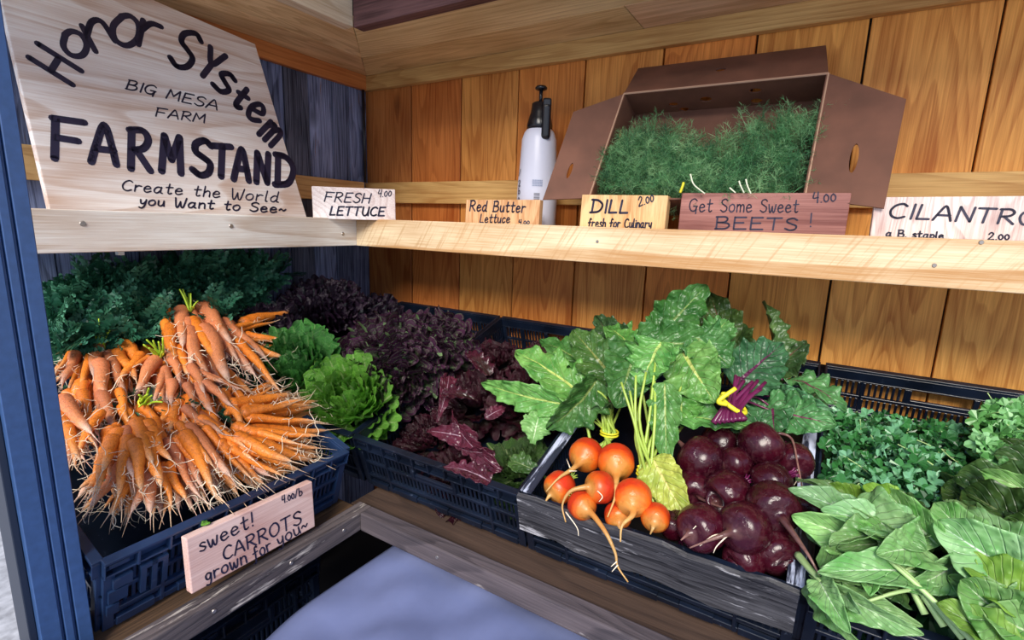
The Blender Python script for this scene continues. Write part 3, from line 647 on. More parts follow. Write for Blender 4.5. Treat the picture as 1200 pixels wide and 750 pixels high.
def leaf(parent, mat, B, T, W, roll=0, name='leaf', kind='beet', seed=None, up=.35, label=None, **kw):
    global TIPN
    B, T = np.array(B), np.array(T); L = np.linalg.norm(T-B); seed = rnd.randrange(9999) if seed is None else seed
    nu = kw.pop('nu', 16); TIPN = nu
    cu = kw.get('curl', .5); Lr = L*(1+cu*cu/12)
    P, F, uv = leaf_arr(Lr, W, nu=nu, kind=kind, seed=seed, **kw)
    mid = (B+T)/2; Nn = nrm(CAM-mid)+np.array([0, -.1, up]); Y = nrm(T-B); Nn = nrm(Nn-Y*(Nn@Y)); a = math.radians(roll); Nn = Nn*math.cos(a)+np.cross(Y, Nn)*math.sin(a)
    Q = align_leaf(P, B, T, Nn)
    o = obj(name, mesh(name, Q, F, uv=uv, smooth=True), mat, parent, Vector(B)-(Vector(parent.location) if parent else Vector()))
    s = o.modifiers.new('s', 'SOLIDIFY'); s.thickness = .0009; s.offset = 0
    if label: o['label'] = label
    return o
def tube(parent, name, pts, r0, r1, mat, n=7, m=6, **kw):
    P = smoothpath(pts, m); R_ = np.linspace(r0, r1, len(P)); V, F, uv = sweep(P, R_, n)
    o = obj(name, mesh(name, V, F, uv=uv, smooth=True), mat, parent)
    if parent is not None and 'world' not in kw: o.location = -Vector(parent.location)
    return o

# ------------------------------------------------------------------ produce materials
CARROT = rootmat('carrot_orange', [(0, (.28, .12, .03)), (.05, (.74, .19, .016)), (.7, (.82, .25, .028)), (.9, (.74, .34, .13)), (1, (.66, .50, .34))], rings=11, dirt=(.34, .075, .012), dirtamt=.22, ringamt=.85)
CARROTP = rootmat('dusty_pink_carrot', [(0, (.26, .12, .06)), (.05, (.56, .16, .055)), (.7, (.62, .21, .07)), (.95, (.62, .42, .32))], rings=10, dirt=(.26, .08, .04), pale=(.66, .38, .28), dirtamt=.4, ringamt=.75, rough=.6)
HAIR = plain('pale_root_hair', (.86, .74, .56), .6)
GOLD = rootmat('golden_beet_skin', [(0, (.16, .06, .02)), (.10, (.42, .045, .012)), (.46, (.60, .034, .008)), (.62, (.72, .13, .010)), (.68, (.60, .21, .03)), (.85, (.58, .34, .11))], rings=5, dirt=(.25, .06, .02), dirtamt=.22, ringamt=.12, rough=.35)
REDB = rootmat('red_beet_skin', [(0, (.06, .012, .02)), (.10, (.020, .0015, .006)), (.5, (.042, .0018, .008)), (.72, (.04, .005, .012)), (.95, (.28, .15, .12))], rings=5, dirt=(.02, .003, .008), pale=(.16, .06, .07), dirtamt=.28, ringamt=.3, rough=.24, spec=.4)
CARTOP = rndmat('carrot_top_green', (.012, .075, .040), (.03, .15, .085), (.10, .30, .18), .4)
CARTOPL = rndmat('carrot_stalk_green', (.25, .45, .04), (.35, .60, .06), (.50, .75, .12), .5, 0)
DILLM = rndmat('dill_green', (.02, .10, .045), (.12, .36, .14), (.38, .66, .32), .5)
CILM = rndmat('cilantro_green', (.010, .07, .016), (.045, .21, .05), (.22, .52, .30), .32)
YTIE = plain('yellow_tie', (.75, .68, .03), .45)
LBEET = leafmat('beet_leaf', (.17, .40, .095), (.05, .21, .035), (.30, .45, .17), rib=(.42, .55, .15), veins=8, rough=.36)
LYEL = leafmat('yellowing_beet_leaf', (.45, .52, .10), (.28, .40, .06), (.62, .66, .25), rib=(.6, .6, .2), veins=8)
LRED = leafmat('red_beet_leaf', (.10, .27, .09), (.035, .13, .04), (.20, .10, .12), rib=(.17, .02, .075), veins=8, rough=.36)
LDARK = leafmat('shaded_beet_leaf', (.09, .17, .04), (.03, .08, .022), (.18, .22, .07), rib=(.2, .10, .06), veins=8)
LPALE = leafmat('pale_choy_leaf', (.34, .58, .22), (.13, .38, .08), (.55, .74, .42), rib=(.60, .76, .46), veins=9, rough=.33, trans=.3)
LLIME = leafmat('lime_choy_leaf', (.30, .50, .07), (.15, .34, .04), (.48, .64, .2), rib=(.55, .7, .35), veins=9, rough=.42, trans=.35)
LDEEP = leafmat('deep_green_leaf', (.08, .17, .035), (.025, .075, .018), (.17, .25, .09), rib=(.25, .33, .13), veins=8)
LBUT = leafmat('butter_lettuce_leaf', (.22, .52, .06), (.08, .32, .025), (.38, .62, .20), rib=(.42, .62, .22), veins=6, rough=.28, trans=.3)
LBUTD = leafmat('green_lettuce_leaf', (.10, .36, .07), (.03, .19, .03), (.24, .45, .16), rib=(.28, .48, .18), veins=6, rough=.3, trans=.3)
LFRIL = leafmat('red_tipped_lettuce_leaf', (.26, .46, .15), (.10, .25, .08), (.18, .30, .12), edge=(.055, .013, .042), rimw=.86, rough=.24, trans=.2, blot=.55)
LDRK = leafmat('dark_purple_lettuce_leaf', (.04, .05, .04), (.016, .018, .026), (.04, .045, .05), edge=(.024, .009, .026), rimw=.6, rough=.24, trans=.1)
LPUR = leafmat('red_butter_leaf', (.035, .035, .016), (.03, .010, .014), (.05, .02, .022), edge=(.050, .008, .018), rimw=.65, rough=.24, trans=.15)
LMAR = leafmat('maroon_leaf', (.13, .022, .045), (.05, .010, .02), (.22, .08, .12), rib=(.40, .26, .32), rough=.25, trans=.15)
STEMG = plain('green_beet_stem', (.36, .50, .08), .35, 0, .2, 30)
STEMP = plain('purple_beet_stem', (.12, .010, .06), .3, 0, .2, 30)
STEMC = plain('pale_choy_stem', (.42, .60, .24), .4, 0, .1, 30)

# ------------------------------------------------------------------ carrots
def carrot_proto(seed, fat, bend):
    r = np.random.RandomState(seed); n = 26; t = np.linspace(0, 1, n)**1.0; T = np.concatenate([t, [1.06, 1.14, 1.25]])
    ph = r.uniform(0, 6.28, 4)
    X = bend*np.sin(T*2.2+ph[0])-bend*np.sin(ph[0])+.012*np.sin(T*9+ph[1]); Z = bend*.6*(np.sin(T*2.6+ph[2])-np.sin(ph[2]))
    X -= X[n-1]*np.minimum(T, 1); Z -= Z[n-1]*np.minimum(T, 1)
    rad = fat*np.minimum(1, (T/.07+.12))**.5*np.clip(1-T, 0, 1)**.42*(1-.25*T)*(1+.035*np.sin(T*46+ph[3])+.02*np.sin(T*77)+.05*np.sin(T*11+ph[1]))
    rad = np.maximum(rad, .008); rad[-3:] = (.007, .005, .002)
    X[-3:] += r.uniform(-.06, .06)*np.array([.3, .7, 1.3])
    V, F, uv = sweep(np.stack([X, T, Z], 1), rad, 9); uv[:, 1] = np.repeat(np.minimum(T, 1), 9)
    me = mesh('carrot', V, F, uv=uv, smooth=True)
    hs = []
    for k in range(r.randint(4, 9)):
        a = r.uniform(.45, 1.05); p = np.array([np.interp(a, T, X), a, np.interp(a, T, Z)]); d = nrm([r.normal(), r.uniform(.0, 1.2), r.normal()]); l = r.uniform(.12, .42)
        pts = [p]
        for q in range(4): d = nrm(d+r.normal(size=3)*.5); pts.append(pts[-1]+d*l/4)
        V, F, uv = sweep(smoothpath(pts, 3), np.linspace(.0075, .0032, 13), 3); hs.append((V, F, uv))
    V, F, uv = join(hs); return me, mesh('root_hair', V, F, smooth=True)
CV = []
for i in range(14):
    me, hm = carrot_proto(i+3, (.075, .09, .105, .12, .14)[i % 5], rnd.uniform(.02, .07)); mp = me.copy()
    me.materials.append(CARROT); mp.materials.append(CARROTP); hm.materials.append(HAIR); CV.append((me, mp, hm))
# feathery carrot tops
def frond_proto(nl=15, L=1.0, lw=.10, ll=.30):
    V, F = [], []
    def q(a, b, w, n_):
        a, b = np.array(a, float), np.array(b, float); s = nrm(np.cross(b-a, n_))*w/2; m = (a+b)/2; k = len(V)
        V.extend([a, m-s, b, m+s]); F.append((k, k+1, k+2, k+3))
    q((0, 0, 0), (0, L, .12), .022, (0, 0, 1))
    for i in range(nl):
        y = .15+.85*i/nl; sd = 1 if i % 2 else -1; l = ll*(1.1-.7*y)+.06
        b = (sd*l*.8, y+l*.55, .12*y+.05*math.sin(i*2.1)); q((0, y, .12*y), b, lw*(.5+.5*(1-y)), (.2*sd, .1, 1))
        m = (np.array((0, y, .12*y))+np.array(b))/2; q(m, m+np.array([sd*.02, l*.5, .05]), lw*.6, (0, .3, 1))
        q(m, m+np.array([sd*l*.5, -.02, -.04]), lw*.6, (0, .3, 1))
    return np.array(V), np.array(F)
FRV, FRF = frond_proto(nl=12, lw=.20)
def greens(parent, poly, n, h0, h1, seed, size=(.055, .10), mat=None, dirv=(.8, 0, .5), A=A1, clampx=True):
    rs = np.random.RandomState(seed); pos = []
    xs_, ys_ = [q[0] for q in poly], [q[1] for q in poly]
    def inside(x, y):
        c = False; j = len(poly)-1
        for i in range(len(poly)):
            if (poly[i][1] > y) != (poly[j][1] > y) and x < (poly[j][0]-poly[i][0])*(y-poly[i][1])/(poly[j][1]-poly[i][1])+poly[i][0]: c = not c
            j = i
        return c
    while len(pos) < n:
        x, y = rs.uniform(min(xs_), max(xs_)), rs.uniform(min(ys_), max(ys_))
        if inside(x, y):
            p = A(x, y, rs.uniform(h0, h1))
            if clampx: p[0] = max(p[0], .04+rs.uniform(0, .05))
            pos.append(p)
    D = np.tile(np.array(dirv, float), (n, 1)); R_ = aimed(D, rs, .75)
    return scatter('greens', FRV, FRF, pos, R_, rs.uniform(*size, size=n), mat or CARTOP, parent, rs, kind='stuff')
def carrot_bunch(label, head, tips, px=85, under=2, pink=0.0, stalk=(0, -1), gpoly=None, gn=0, extra=2):
    hd = A1(*head); t = thing('carrot_bunch', label, 'carrots', tuple(hd), 'bunched carrots heaped in the left crate')
    r = random.Random(int(head[0]*7+head[1])); k = 0; mx_ = sum(q[0] for q in tips)/len(tips); my_ = sum(q[1] for q in tips)/len(tips)
    for layer in range(under+1):
        for (x, y, h) in tips:
            for rep in range(extra if layer else 1):
                j = 0 if layer == 0 else 1; x2, y2 = x+r.uniform(-11, 11)*j+r.uniform(-2, 2), y+r.uniform(-9, 9)*j+r.uniform(-2, 2); h2 = h-.024*layer
                hx, hy = head[0]+(x-mx_)*.42+r.uniform(-7, 7), head[1]+(y-my_)*.42+r.uniform(-6, 6); dx, dy = hx-x2, hy-y2; d = math.hypot(dx, dy); l = min(d*.96, px*r.uniform(.85, 1.1)); 
                fr = l/d; T_ = A1(x2, y2, h2); B_ = A1(x2+dx*fr+r.uniform(-6, 6), y2+dy*fr+r.uniform(-5, 5), h2+(head[2]-h)*fr*.9+r.uniform(-.006, .006))
                me, mp, hm = CV[(k*5+int(x)) % len(CV)]; k += 1; ispk = r.random() < pink
                o = bpy.data.objects.new('carrot', mp if ispk else me); C.objects.link(o); o.parent = t
                yv = T_-B_; zv = np.array([r.uniform(-1, 1), r.uniform(-1, 1), r.uniform(-1, 1)]); L = np.linalg.norm(yv)
                Mx = frame(yv, zv, B_, L); sx = min(1.3, max(.75, .125/L*r.uniform(.8, 1.2)))
                o.matrix_basis = Matrix.Translation(-Vector(hd)) @ Mx @ Matrix.Diagonal((sx, 1, sx, 1))
                if layer == 0 or rep == 0:
                    c = bpy.data.objects.new('root_hair', hm); C.objects.link(c); c.parent = o; c['kind'] = 'stuff'
    if stalk is not None:               # cut stalks gathered in a tie
        sv = []; a = hd+F1n*.004; up = nrm(A1(head[0]+stalk[0]*30, head[1]+stalk[1]*30, head[2]+.05)-a)
        for i in range(9):
            b = a+np.array([r.uniform(-.006, .006) for _ in range(3)]); e = b+up*r.uniform(.03, .055)+np.array([r.uniform(-.018, .018) for _ in range(3)])
            sv.append(sweep(smoothpath([b, (b+e)/2+F1n*.004, e], 3), np.linspace(.0028, .0018, 7), 5))
        V, F, uv = join(sv); me = mesh('stalks', V, F, smooth=True); o = obj('stalks', me, STALK, t, -Vector(hd), kind='stuff'); o['label'] = 'bright yellow-green stalks'
        ang = np.linspace(0, 2*math.pi, 17); pl = nrm(np.cross(up, [0, 1, 0])); p2 = np.cross(up, pl)
        V, F, uv = sweep([a+up*.012+.009*(math.cos(q)*pl+math.sin(q)*p2) for q in ang], .0018, 6, cap=False); obj('rubber_band', mesh('rubber_band', V, F, smooth=True), YTIE, t, -Vector(hd))
    if gpoly: greens(t, gpoly, gn, .02, .085, int(head[0]))
    return t
STALK = plain('yellow_green_stalk', (.42, .62, .04), .45, 0, .2, 60)
LB = 'bunch of '
carrot_bunch('uppermost bunch of dusty pink carrots fanning below the dark feathery tops', (224, 368, .105),
    [(205,430,.08),(222,432,.085),(238,428,.09),(258,430,.09),(280,424,.085),(298,410,.08),(268,446,.08),(246,448,.08),(300,438,.07),(325,455,.055),(196,408,.09),(312,424,.07),(215,405,.10),(248,398,.10),(270,402,.10),(262,378,.10)],
    px=74, pink=.8, gpoly=[(150,308),(262,310),(272,345),(262,375),(215,365),(165,385),(150,350)], gn=900, stalk=(-.25, -1))
carrot_bunch('slim orange carrots reaching onto the green lettuce', (272, 392, .075), [(345,364,.075),(322,378,.07),(338,398,.065),(330,416,.06),(312,400,.07),(305,378,.08)], px=62, pink=.15, stalk=None)
carrot_bunch('bunch of forked carrots under bright stalks beside the metal post', (119, 408, .07),
    [(66,436,.06),(72,452,.055),(95,458,.055),(128,470,.06),(146,462,.06),(160,446,.06),(170,432,.06),(108,442,.07)], px=66, pink=.25, gpoly=[(52,325),(100,322),(150,325),(190,350),(195,385),(130,402),(72,410),(55,380)], gn=1000, stalk=(.15, -1))
carrot_bunch('small orange bunch lying just below the tops, left of the pink carrots', (188, 420, .075), [(138,446,.065),(158,462,.06),(178,476,.06),(196,470,.065),(210,452,.075),(222,440,.08),(150,432,.07)], px=58, pink=.35, stalk=(-.3, -.6))
carrot_bunch('tangle of stubby pinkish carrots with curly roots in the heap middle', (222, 440, .085), [(200,474,.07),(226,480,.07),(250,484,.07),(272,474,.075),(284,458,.075),(240,462,.09),(262,450,.09)], px=48, pink=.75, stalk=None)
carrot_bunch('bunch of slim bright carrots fanning right towards the lettuce crate', (276, 503, .06),
    [(322,452,.06),(340,462,.055),(362,476,.045),(368,492,.04),(374,512,.035),(374,526,.02),(366,540,.012),(348,550,.012),(330,556,.012),(345,470,.07),(350,520,.055),(340,540,.05)], px=88, pink=0, stalk=None)
carrot_bunch('central bunch of orange carrots pointing down to the crate rim', (214, 494, .075),
    [(262,508,.07),(288,522,.06),(300,540,.045),(294,558,.03),(276,572,.02),(256,578,.02),(236,584,.02),(308,566,.01),(318,556,.01),(272,560,.06),(248,572,.055),(250,545,.07)], px=84, pink=.15, stalk=None)
carrot_bunch('front bunch of thick ringed carrots hanging towards the moulded crate end', (146, 500, .09),
    [(90,532,.06),(114,576,.05),(138,582,.05),(154,560,.065),(166,574,.05),(202,540,.07),(188,568,.05),(178,542,.075),(122,552,.07)], px=95, pink=.05, stalk=None)
carrot_bunch('dusty carrots squeezed against the metal post', (70, 468, .075), [(106,508,.08),(92,540,.06),(112,524,.07),(84,512,.07)], px=62, pink=.4, stalk=None)
carrot_bunch('lower front layer of carrots trailing long roots over the rim', (176, 536, .05),
    [(106,594,.02),(128,604,.015),(152,602,.015),(176,600,.01),(200,594,.015),(220,588,.015),(232,574,.025),(98,576,.03)], px=84, pink=.3, stalk=None)
# loose tops showing between the bunches
carrot_bunch('stubby orange carrots filling the hollow behind the thick front ones', (112, 452, .06), [(80,500,.05),(100,508,.05),(132,502,.055),(150,498,.06),(118,494,.06),(92,490,.06)], px=56, pink=.2, stalk=None)
carrot_bunch('middle bunch of orange carrots crossing under the pink ones', (238, 462, .06), [(200,505,.055),(228,516,.055),(180,500,.05),(282,502,.055),(300,486,.06),(255,512,.05),(215,498,.06)], px=60, pink=.2, stalk=None)
carrot_bunch('bunch lying under bright stalks at the heap centre-left', (168, 476, .055), [(160,520,.05),(220,520,.05),(200,530,.05),(236,508,.055),(245,530,.04),(185,528,.05),(250,550,.04)], px=70, pink=.1, stalk=(.1, -.5))
lo = thing('loose_carrot_tops', 'dark feathery carrot tops showing between the carrot bunches', 'carrot tops', tuple(A1(190, 480, .0)))
greens(lo, [(140,470),(180,470),(180,490),(140,490)], 20, .025, .04, 5, size=(.03, .045)); greens(lo, [(205,478),(262,468),(262,486),(215,492)], 30, .03, .05, 8, size=(.03, .045))
greens(lo, [(80,440),(340,440),(330,530),(120,560)], 400, -.07, -.03, 6, size=(.04, .06))
# bed of greens deeper in the carrot crate

# ------------------------------------------------------------------ lettuces
def fan_arr(seed, amp=.22, k=5, span=2.4, nr=12, na=46, cup=.35, back=0.0):
    r = np.random.RandomState(seed); R_, Ph = np.meshgrid(np.linspace(.04, 1, nr), np.linspace(-span/2, span/2, na), indexing='ij'); p = r.uniform(0, 6.28, 6)
    Rr = R_*(1+.10*R_*np.sin(3*Ph+p[0])+.05*np.sin(11*Ph+p[1])*R_)
    Z = amp*R_**2.6*(np.sin(k*Ph*2+p[2])+.55*np.sin(k*4.6*Ph+p[3]))+cup*R_**2*(.5+.5*np.cos(Ph))-back*R_**3+amp*.25*np.sin(R_*14+p[4])*np.sin(Ph*9+p[5])*R_
    X = Rr*np.sin(Ph*(1-.35*R_))*.85; Y = Rr*np.cos(Ph*.8)
    X += amp*.45*R_**3*np.sin(k*4.1*Ph+p[5]); Y += amp*.4*R_**3*np.cos(k*4.6*Ph+p[4])
    P = np.stack([X, Y, Z], -1).reshape(-1, 3); i, j = np.meshgrid(np.arange(nr-1), np.arange(na-1), indexing='ij'); a = (i*na+j).ravel()
    uv = np.stack([.5+.5*Ph/(span/2)*.6, R_], -1).reshape(-1, 2)
    return P, np.stack([a, a+1, a+na+1, a+na], 1), uv
def variants(n, fn, mat, nm='leaf'):
    out = []
    for i in range(n):
        P, F, uv = fn(i); m = mesh(nm, P, F, uv=uv, smooth=True); m.materials.append(mat); out.append(m)
    return out
def lettuce(label, c, axis, R, n, vs, name='lettuce', grp='lettuce heads in the corner crate', tmax=82, tmin=8, seed=0, flat=.35, ragged=.15, inner=.5):
    t = thing(name, label, 'lettuce', tuple(c), grp); r = random.Random(seed); ax = nrm(axis)
    e1 = nrm(np.cross(ax, [.3, .1, .9])) if abs(ax[2]) < .95 else nrm(np.cross(ax, [1, 0, 0])); e2 = np.cross(ax, e1)
    n = int(n*1.9)
    for i in range(n):
        q = i/(n-1); th = math.radians(tmax+(tmin-tmax)*q+r.uniform(-9, 9)); az = i*2.39996+r.uniform(-.25, .25)
        rad = math.cos(az)*e1+math.sin(az)*e2; Y = math.cos(th)*ax+math.sin(th)*rad; Z = math.sin(th)*ax-math.cos(th)*rad
        s = R*.60*(1-inner*q*.5)*(1+r.uniform(-ragged, ragged)); B = np.array(c)+Y*R*(.38-.10*q)-ax*R*.12; th += .35; Y = math.cos(th)*ax+math.sin(th)*rad; Z = math.sin(th)*ax-math.cos(th)*rad
        o = bpy.data.objects.new('leaf', vs[r.randrange(len(vs))]); C.objects.link(o); o.parent = t
        o.matrix_basis = Matrix.Translation(-Vector(c)) @ frame(Y, Z, B, s)
        g = 1+r.uniform(-.15, .2); o.color = (g, g, g, 1)
    return t
butter = variants(6, lambda i: fan_arr(i, amp=.07, k=3, span=2.1, cup=.55, nr=10, na=26), LBUT)
butterd = variants(6, lambda i: fan_arr(i+20, amp=.07, k=3, span=1.9, cup=.5, nr=10, na=26), LBUTD)
frill = variants(7, lambda i: fan_arr(i+40, amp=.17, k=4, span=2.3, cup=.25, nr=12, na=60), LFRIL)
dark = variants(7, lambda i: fan_arr(i+60, amp=.17, k=5, span=2.3, cup=.25, nr=12, na=60), LDRK)
purp = variants(7, lambda i: fan_arr(i+80, amp=.12, k=3, span=2.1, cup=.45, nr=12, na=40), LPUR)
camdir = lambda c: nrm(CAM-np.array(c))
def LC(x, y, Y): return on((x, y), 1, Y)
for lab, (x, y, Y), axz, R, n, vs, kw in (
    ('dark purple curly lettuce mounded against the grey wall in the corner', (380, 374, ('X', .22)), (.4, -.5, 1), .175, 70, dark, dict(tmax=88, seed=1)),
    ('small dark purple lettuce between the carrot tops and the green lettuce', (302, 396, ('X', .17)), (.3, -.4, 1), .13, 44, dark, dict(seed=2)),
    ('smaller purple lettuce behind the frilly red-tipped ones', (428, 392, -.26), (.2, -.5, 1), .18, 50, dark, dict(seed=11)),
    ('green lettuce touched by the slim carrot roots', (350, 440, -.64), (.5, -.6, 1), .155, 54, butterd, dict(seed=3, tmax=80)),
    ('bright green butter lettuce at the front corner of its crate', (412, 478, -.62), (.5, -.8, 1), .150, 54, butter, dict(seed=4, tmax=80)),
    ('frilly lettuce with dark red tips and green ribs, leaning over the crate wall', (458, 438, -.48), (.3, -.9, .8), .185, 60, frill, dict(seed=5, tmax=75)),
    ('frilly dark-tipped lettuce nearest the wooden back wall', (497, 420, -.36), (.45, -.6, 1), .175, 56, frill, dict(seed=6, tmax=78))):
    lettuce(lab, on((x, y), 0, Y[1]) if isinstance(Y, tuple) else LC(x, y, Y), axz, R, n, vs, **kw)
G2 = 'red lettuces in the second crate'
for lab, (x, y, Y), R, sd in (
    ('dark red lettuce at the far left back of the second crate', (578, 430, -.20), .105, 21), ('dark red lettuce in the back right corner under the beet leaves', (640, 440, -.22), .11, 22),
    ('glossy red lettuce halfway along the left side of the second crate', (562, 478, -.38), .13, 23), ('red lettuce in the shade of the large beet leaves', (620, 480, -.38), .12, 24),
    ('wine red lettuce at the front of the second crate', (545, 566, -.56), .11, 25), ('dull green and red lettuce against the crate wall by the golden beets', (610, 556, -.55), .10, 26), ('dark lettuce in the hollow at the left front of the second crate', (505, 520, -.52), .095, 27)):
    c = LC(x, y, Y); lettuce(lab, c, (.1, -.5, 1), R, 30, purp if sd != 26 else variants(4, lambda i: fan_arr(i+90, amp=.1, k=3, cup=.4, nr=10, na=30), LDEEP), grp=G2, seed=sd)
# curled single leaves lying on top
ll = thing('loose_lettuce_leaf', 'large maroon lettuce leaf curling over the red heads', 'leaf', tuple(A2(560, 500, .0)), 'loose leaves lying on the red lettuce')
leaf(ll, LMAR, A2(500, 505, -.01), A2(560, 515, .0), .05, roll=20, kind='spoon', ruf=.12, curl=1.0, up=.8)
for lab, b, tp, W_, mt, rl, kd in (
    ('long wavy maroon-edged leaf draped down the middle of the second crate', (530, 480, .01), (588, 550, -.01), .045, LMAR, 50, 'spoon'),
    ('purple and green leaf standing against the inner left crate wall', (512, 495, -.02), (526, 440, .03), .045, LMAR, 20, 'spoon'),
    ('pale mint green leaf tip standing beside the smeared crate rim', (624, 520, -.02), (632, 484, .03), .065, LPALE, 0, 'round'),
    ('narrow lilac leaf lying in the middle of the red lettuce', (568, 490, .0), (592, 478, .0), .03, LMAR, 0, 'lance'),
    ('bluish purple leaf folded at the back of the second crate', (575, 440, .0), (545, 412, .03), .05, LPUR, 20, 'beet'),
    ('dark wavy leaf leaning on the back right wall of the second crate', (630, 430, .0), (655, 395, .03), .05, LPUR, -20, 'beet'),
    ('dark purple leaf flopped over the left side heads', (560, 470, .01), (518, 462, .03), .045, LPUR, 30, 'spoon'),
    ('maroon ruffled leaf lying at the front by the hand hole', (575, 565, .0), (520, 548, .02), .045, LMAR, 30, 'beet'),
    ('green-backed leaf rolled beside the front rim', (640, 560, -.02), (598, 540, .0), .045, LDEEP, 10, 'spoon'),
    ('curled maroon leaf above the wine red lettuce', (530, 520, .01), (580, 530, .01), .04, LMAR, 60, 'spoon')):
    B_ = A2(*b); o = thing('loose_lettuce_leaf', lab, 'leaf', tuple(B_), 'loose leaves lying on the red lettuce'); leaf(o, mt, B_, A2(*tp), W_, roll=rl, kind=kd, ruf=.15, curl=.9)

# ------------------------------------------------------------------ beets
def beet(parent, mat, c, r, tail, crown=None, top=False, label=None, group=None, tr=.18, hairs=(), stub=True):
    """c centre, tail: world points the tap root runs through; body is a swollen sweep from the crown to the root"""
    c = np.array(c); t1 = np.array(tail[0]); d = nrm(t1-c); cr = c-d*r*.98
    body = [c-d*r*math.cos(a) for a in np.linspace(0.05, 2.35, 15)]
    rad = [r*math.sin(a)*(1+.02*math.sin(a*7)) for a in np.linspace(0.05, 2.35, 15)]
    tp = smoothpath([body[-1]]+[np.array(q) for q in tail], 5)[1:]; k = len(tp); rr = [max(.0009, r*tr*(1-i/(k-1))**1.6+.0012) for i in range(k)]
    rr[0] = max(rr[0], r*.42); 
    if k > 2: rr[1] = max(rr[1], r*.26)
    P = np.array(body+list(tp)); V, F, uv = sweep(P, rad+rr, 22)
    tv = np.concatenate([np.linspace(0, .66, 15), np.linspace(.7, 1, k)]); uv[:, 1] = np.repeat(tv, 22)
    nm = 'beetroot' if top else 'beet'
    o = obj(nm, mesh(nm, V, F, uv=uv, smooth=True), mat)
    if top: tag(o, label, 'beetroot', group)
    else: rel(o, parent)
    if label and not top: o['label'] = label
    sv = []
    for hh in hairs: sv.append(sweep(smoothpath([np.array(q) for q in hh], 5), np.linspace(.0014, .0006, (len(hh)-1)*5+1 if len(hh) > 2 else 6), 4))
    if sv:
        V, F, uv = join(sv); q = obj('root_hair', mesh('root_hair', V, F, smooth=True), HAIR, o, kind='stuff')
    if stub:
        sv = []
        for i in range(7):
            a = i*.9; e1 = nrm(np.cross(d, [.2, .3, 1])); e2 = np.cross(d, e1); b = cr+(e1*math.cos(a)+e2*math.sin(a))*r*.12
            sv.append(sweep([b+d*.004, b-d*.006, b-d*.012+(e1*math.cos(a)+e2*math.sin(a))*.004], [.0022, .002, .001], 5))
        V, F, uv = join(sv); obj('crown', mesh('crown', V, F, smooth=True), STEMP if mat is REDB else STEMG, o, kind='stuff')
    return o
K = FPX
def rad_px(c, rp): return rp*abs((np.array(c)-CAM)@AF)/K
gb1 = thing('golden_beet_bunch', 'golden beets tied with pale stems, left of the two bunches, against the smeared rim', 'beets', tuple(A2(700, 540, .02)), 'bunches of golden beets')
gb2 = thing('golden_beet_bunch', 'golden beets with tall leaf stems under a lower tie, beside the red beets', 'beets', tuple(A2(742, 580, .02)), 'bunches of golden beets')
for par, x, y, h, rp, tl in (
    (gb1, 687, 533, .035, 20, [(672,549,.045),(655,560,.045),(640,576,.03)]),
    (gb1, 722, 541, .048, 21.5, [(722,566,.055),(721,582,.05),(712,606,.035)]),
    (gb1, 703, 571, .045, 19, [(684,571,.055),(668,576,.05),(659,592,.03),(663,612,.012)]),
    (gb1, 656, 571, .012, 19, [(643,582,.01),(638,590,.006)]),
    (gb1, 682, 592, .022, 17, [(697,606,.03),(711,626,.025),(721,648,.005),(724,664,-.01),(736,682,-.025)]),
    (gb2, 742, 583, .045, 22, [(741,604,.05),(729,616,.045),(727,635,.03)]),
    (gb2, 768, 606, .025, 17, [(765,619,.03),(762,626,.02)]),
    (gb2, 724, 604, .010, 16, [(726,618,.01),(728,626,.0)])):
    c = A2(x, y, h); hair = []
    if x == 703: hair = [[A2(663,600,.025), A2(676,618,.015), A2(678,628,.008)], [A2(700,575,.06), A2(706,582,.06), A2(702,588,.055)]]
    if x == 687: hair = [[A2(668,548,.048), A2(664,538,.05)], [A2(664,552,.048), A2(676,552,.05)]]
    if x == 682: hair = [[A2(723,658,.0), A2(716,664,-.005)], [A2(724,662,-.004), A2(717,670,-.01)]]
    beet(par, GOLD, c, rad_px(c, rp), [A2(*q) for q in tl], hairs=hair)
GR = 'loose red beets in the weathered-board crate'
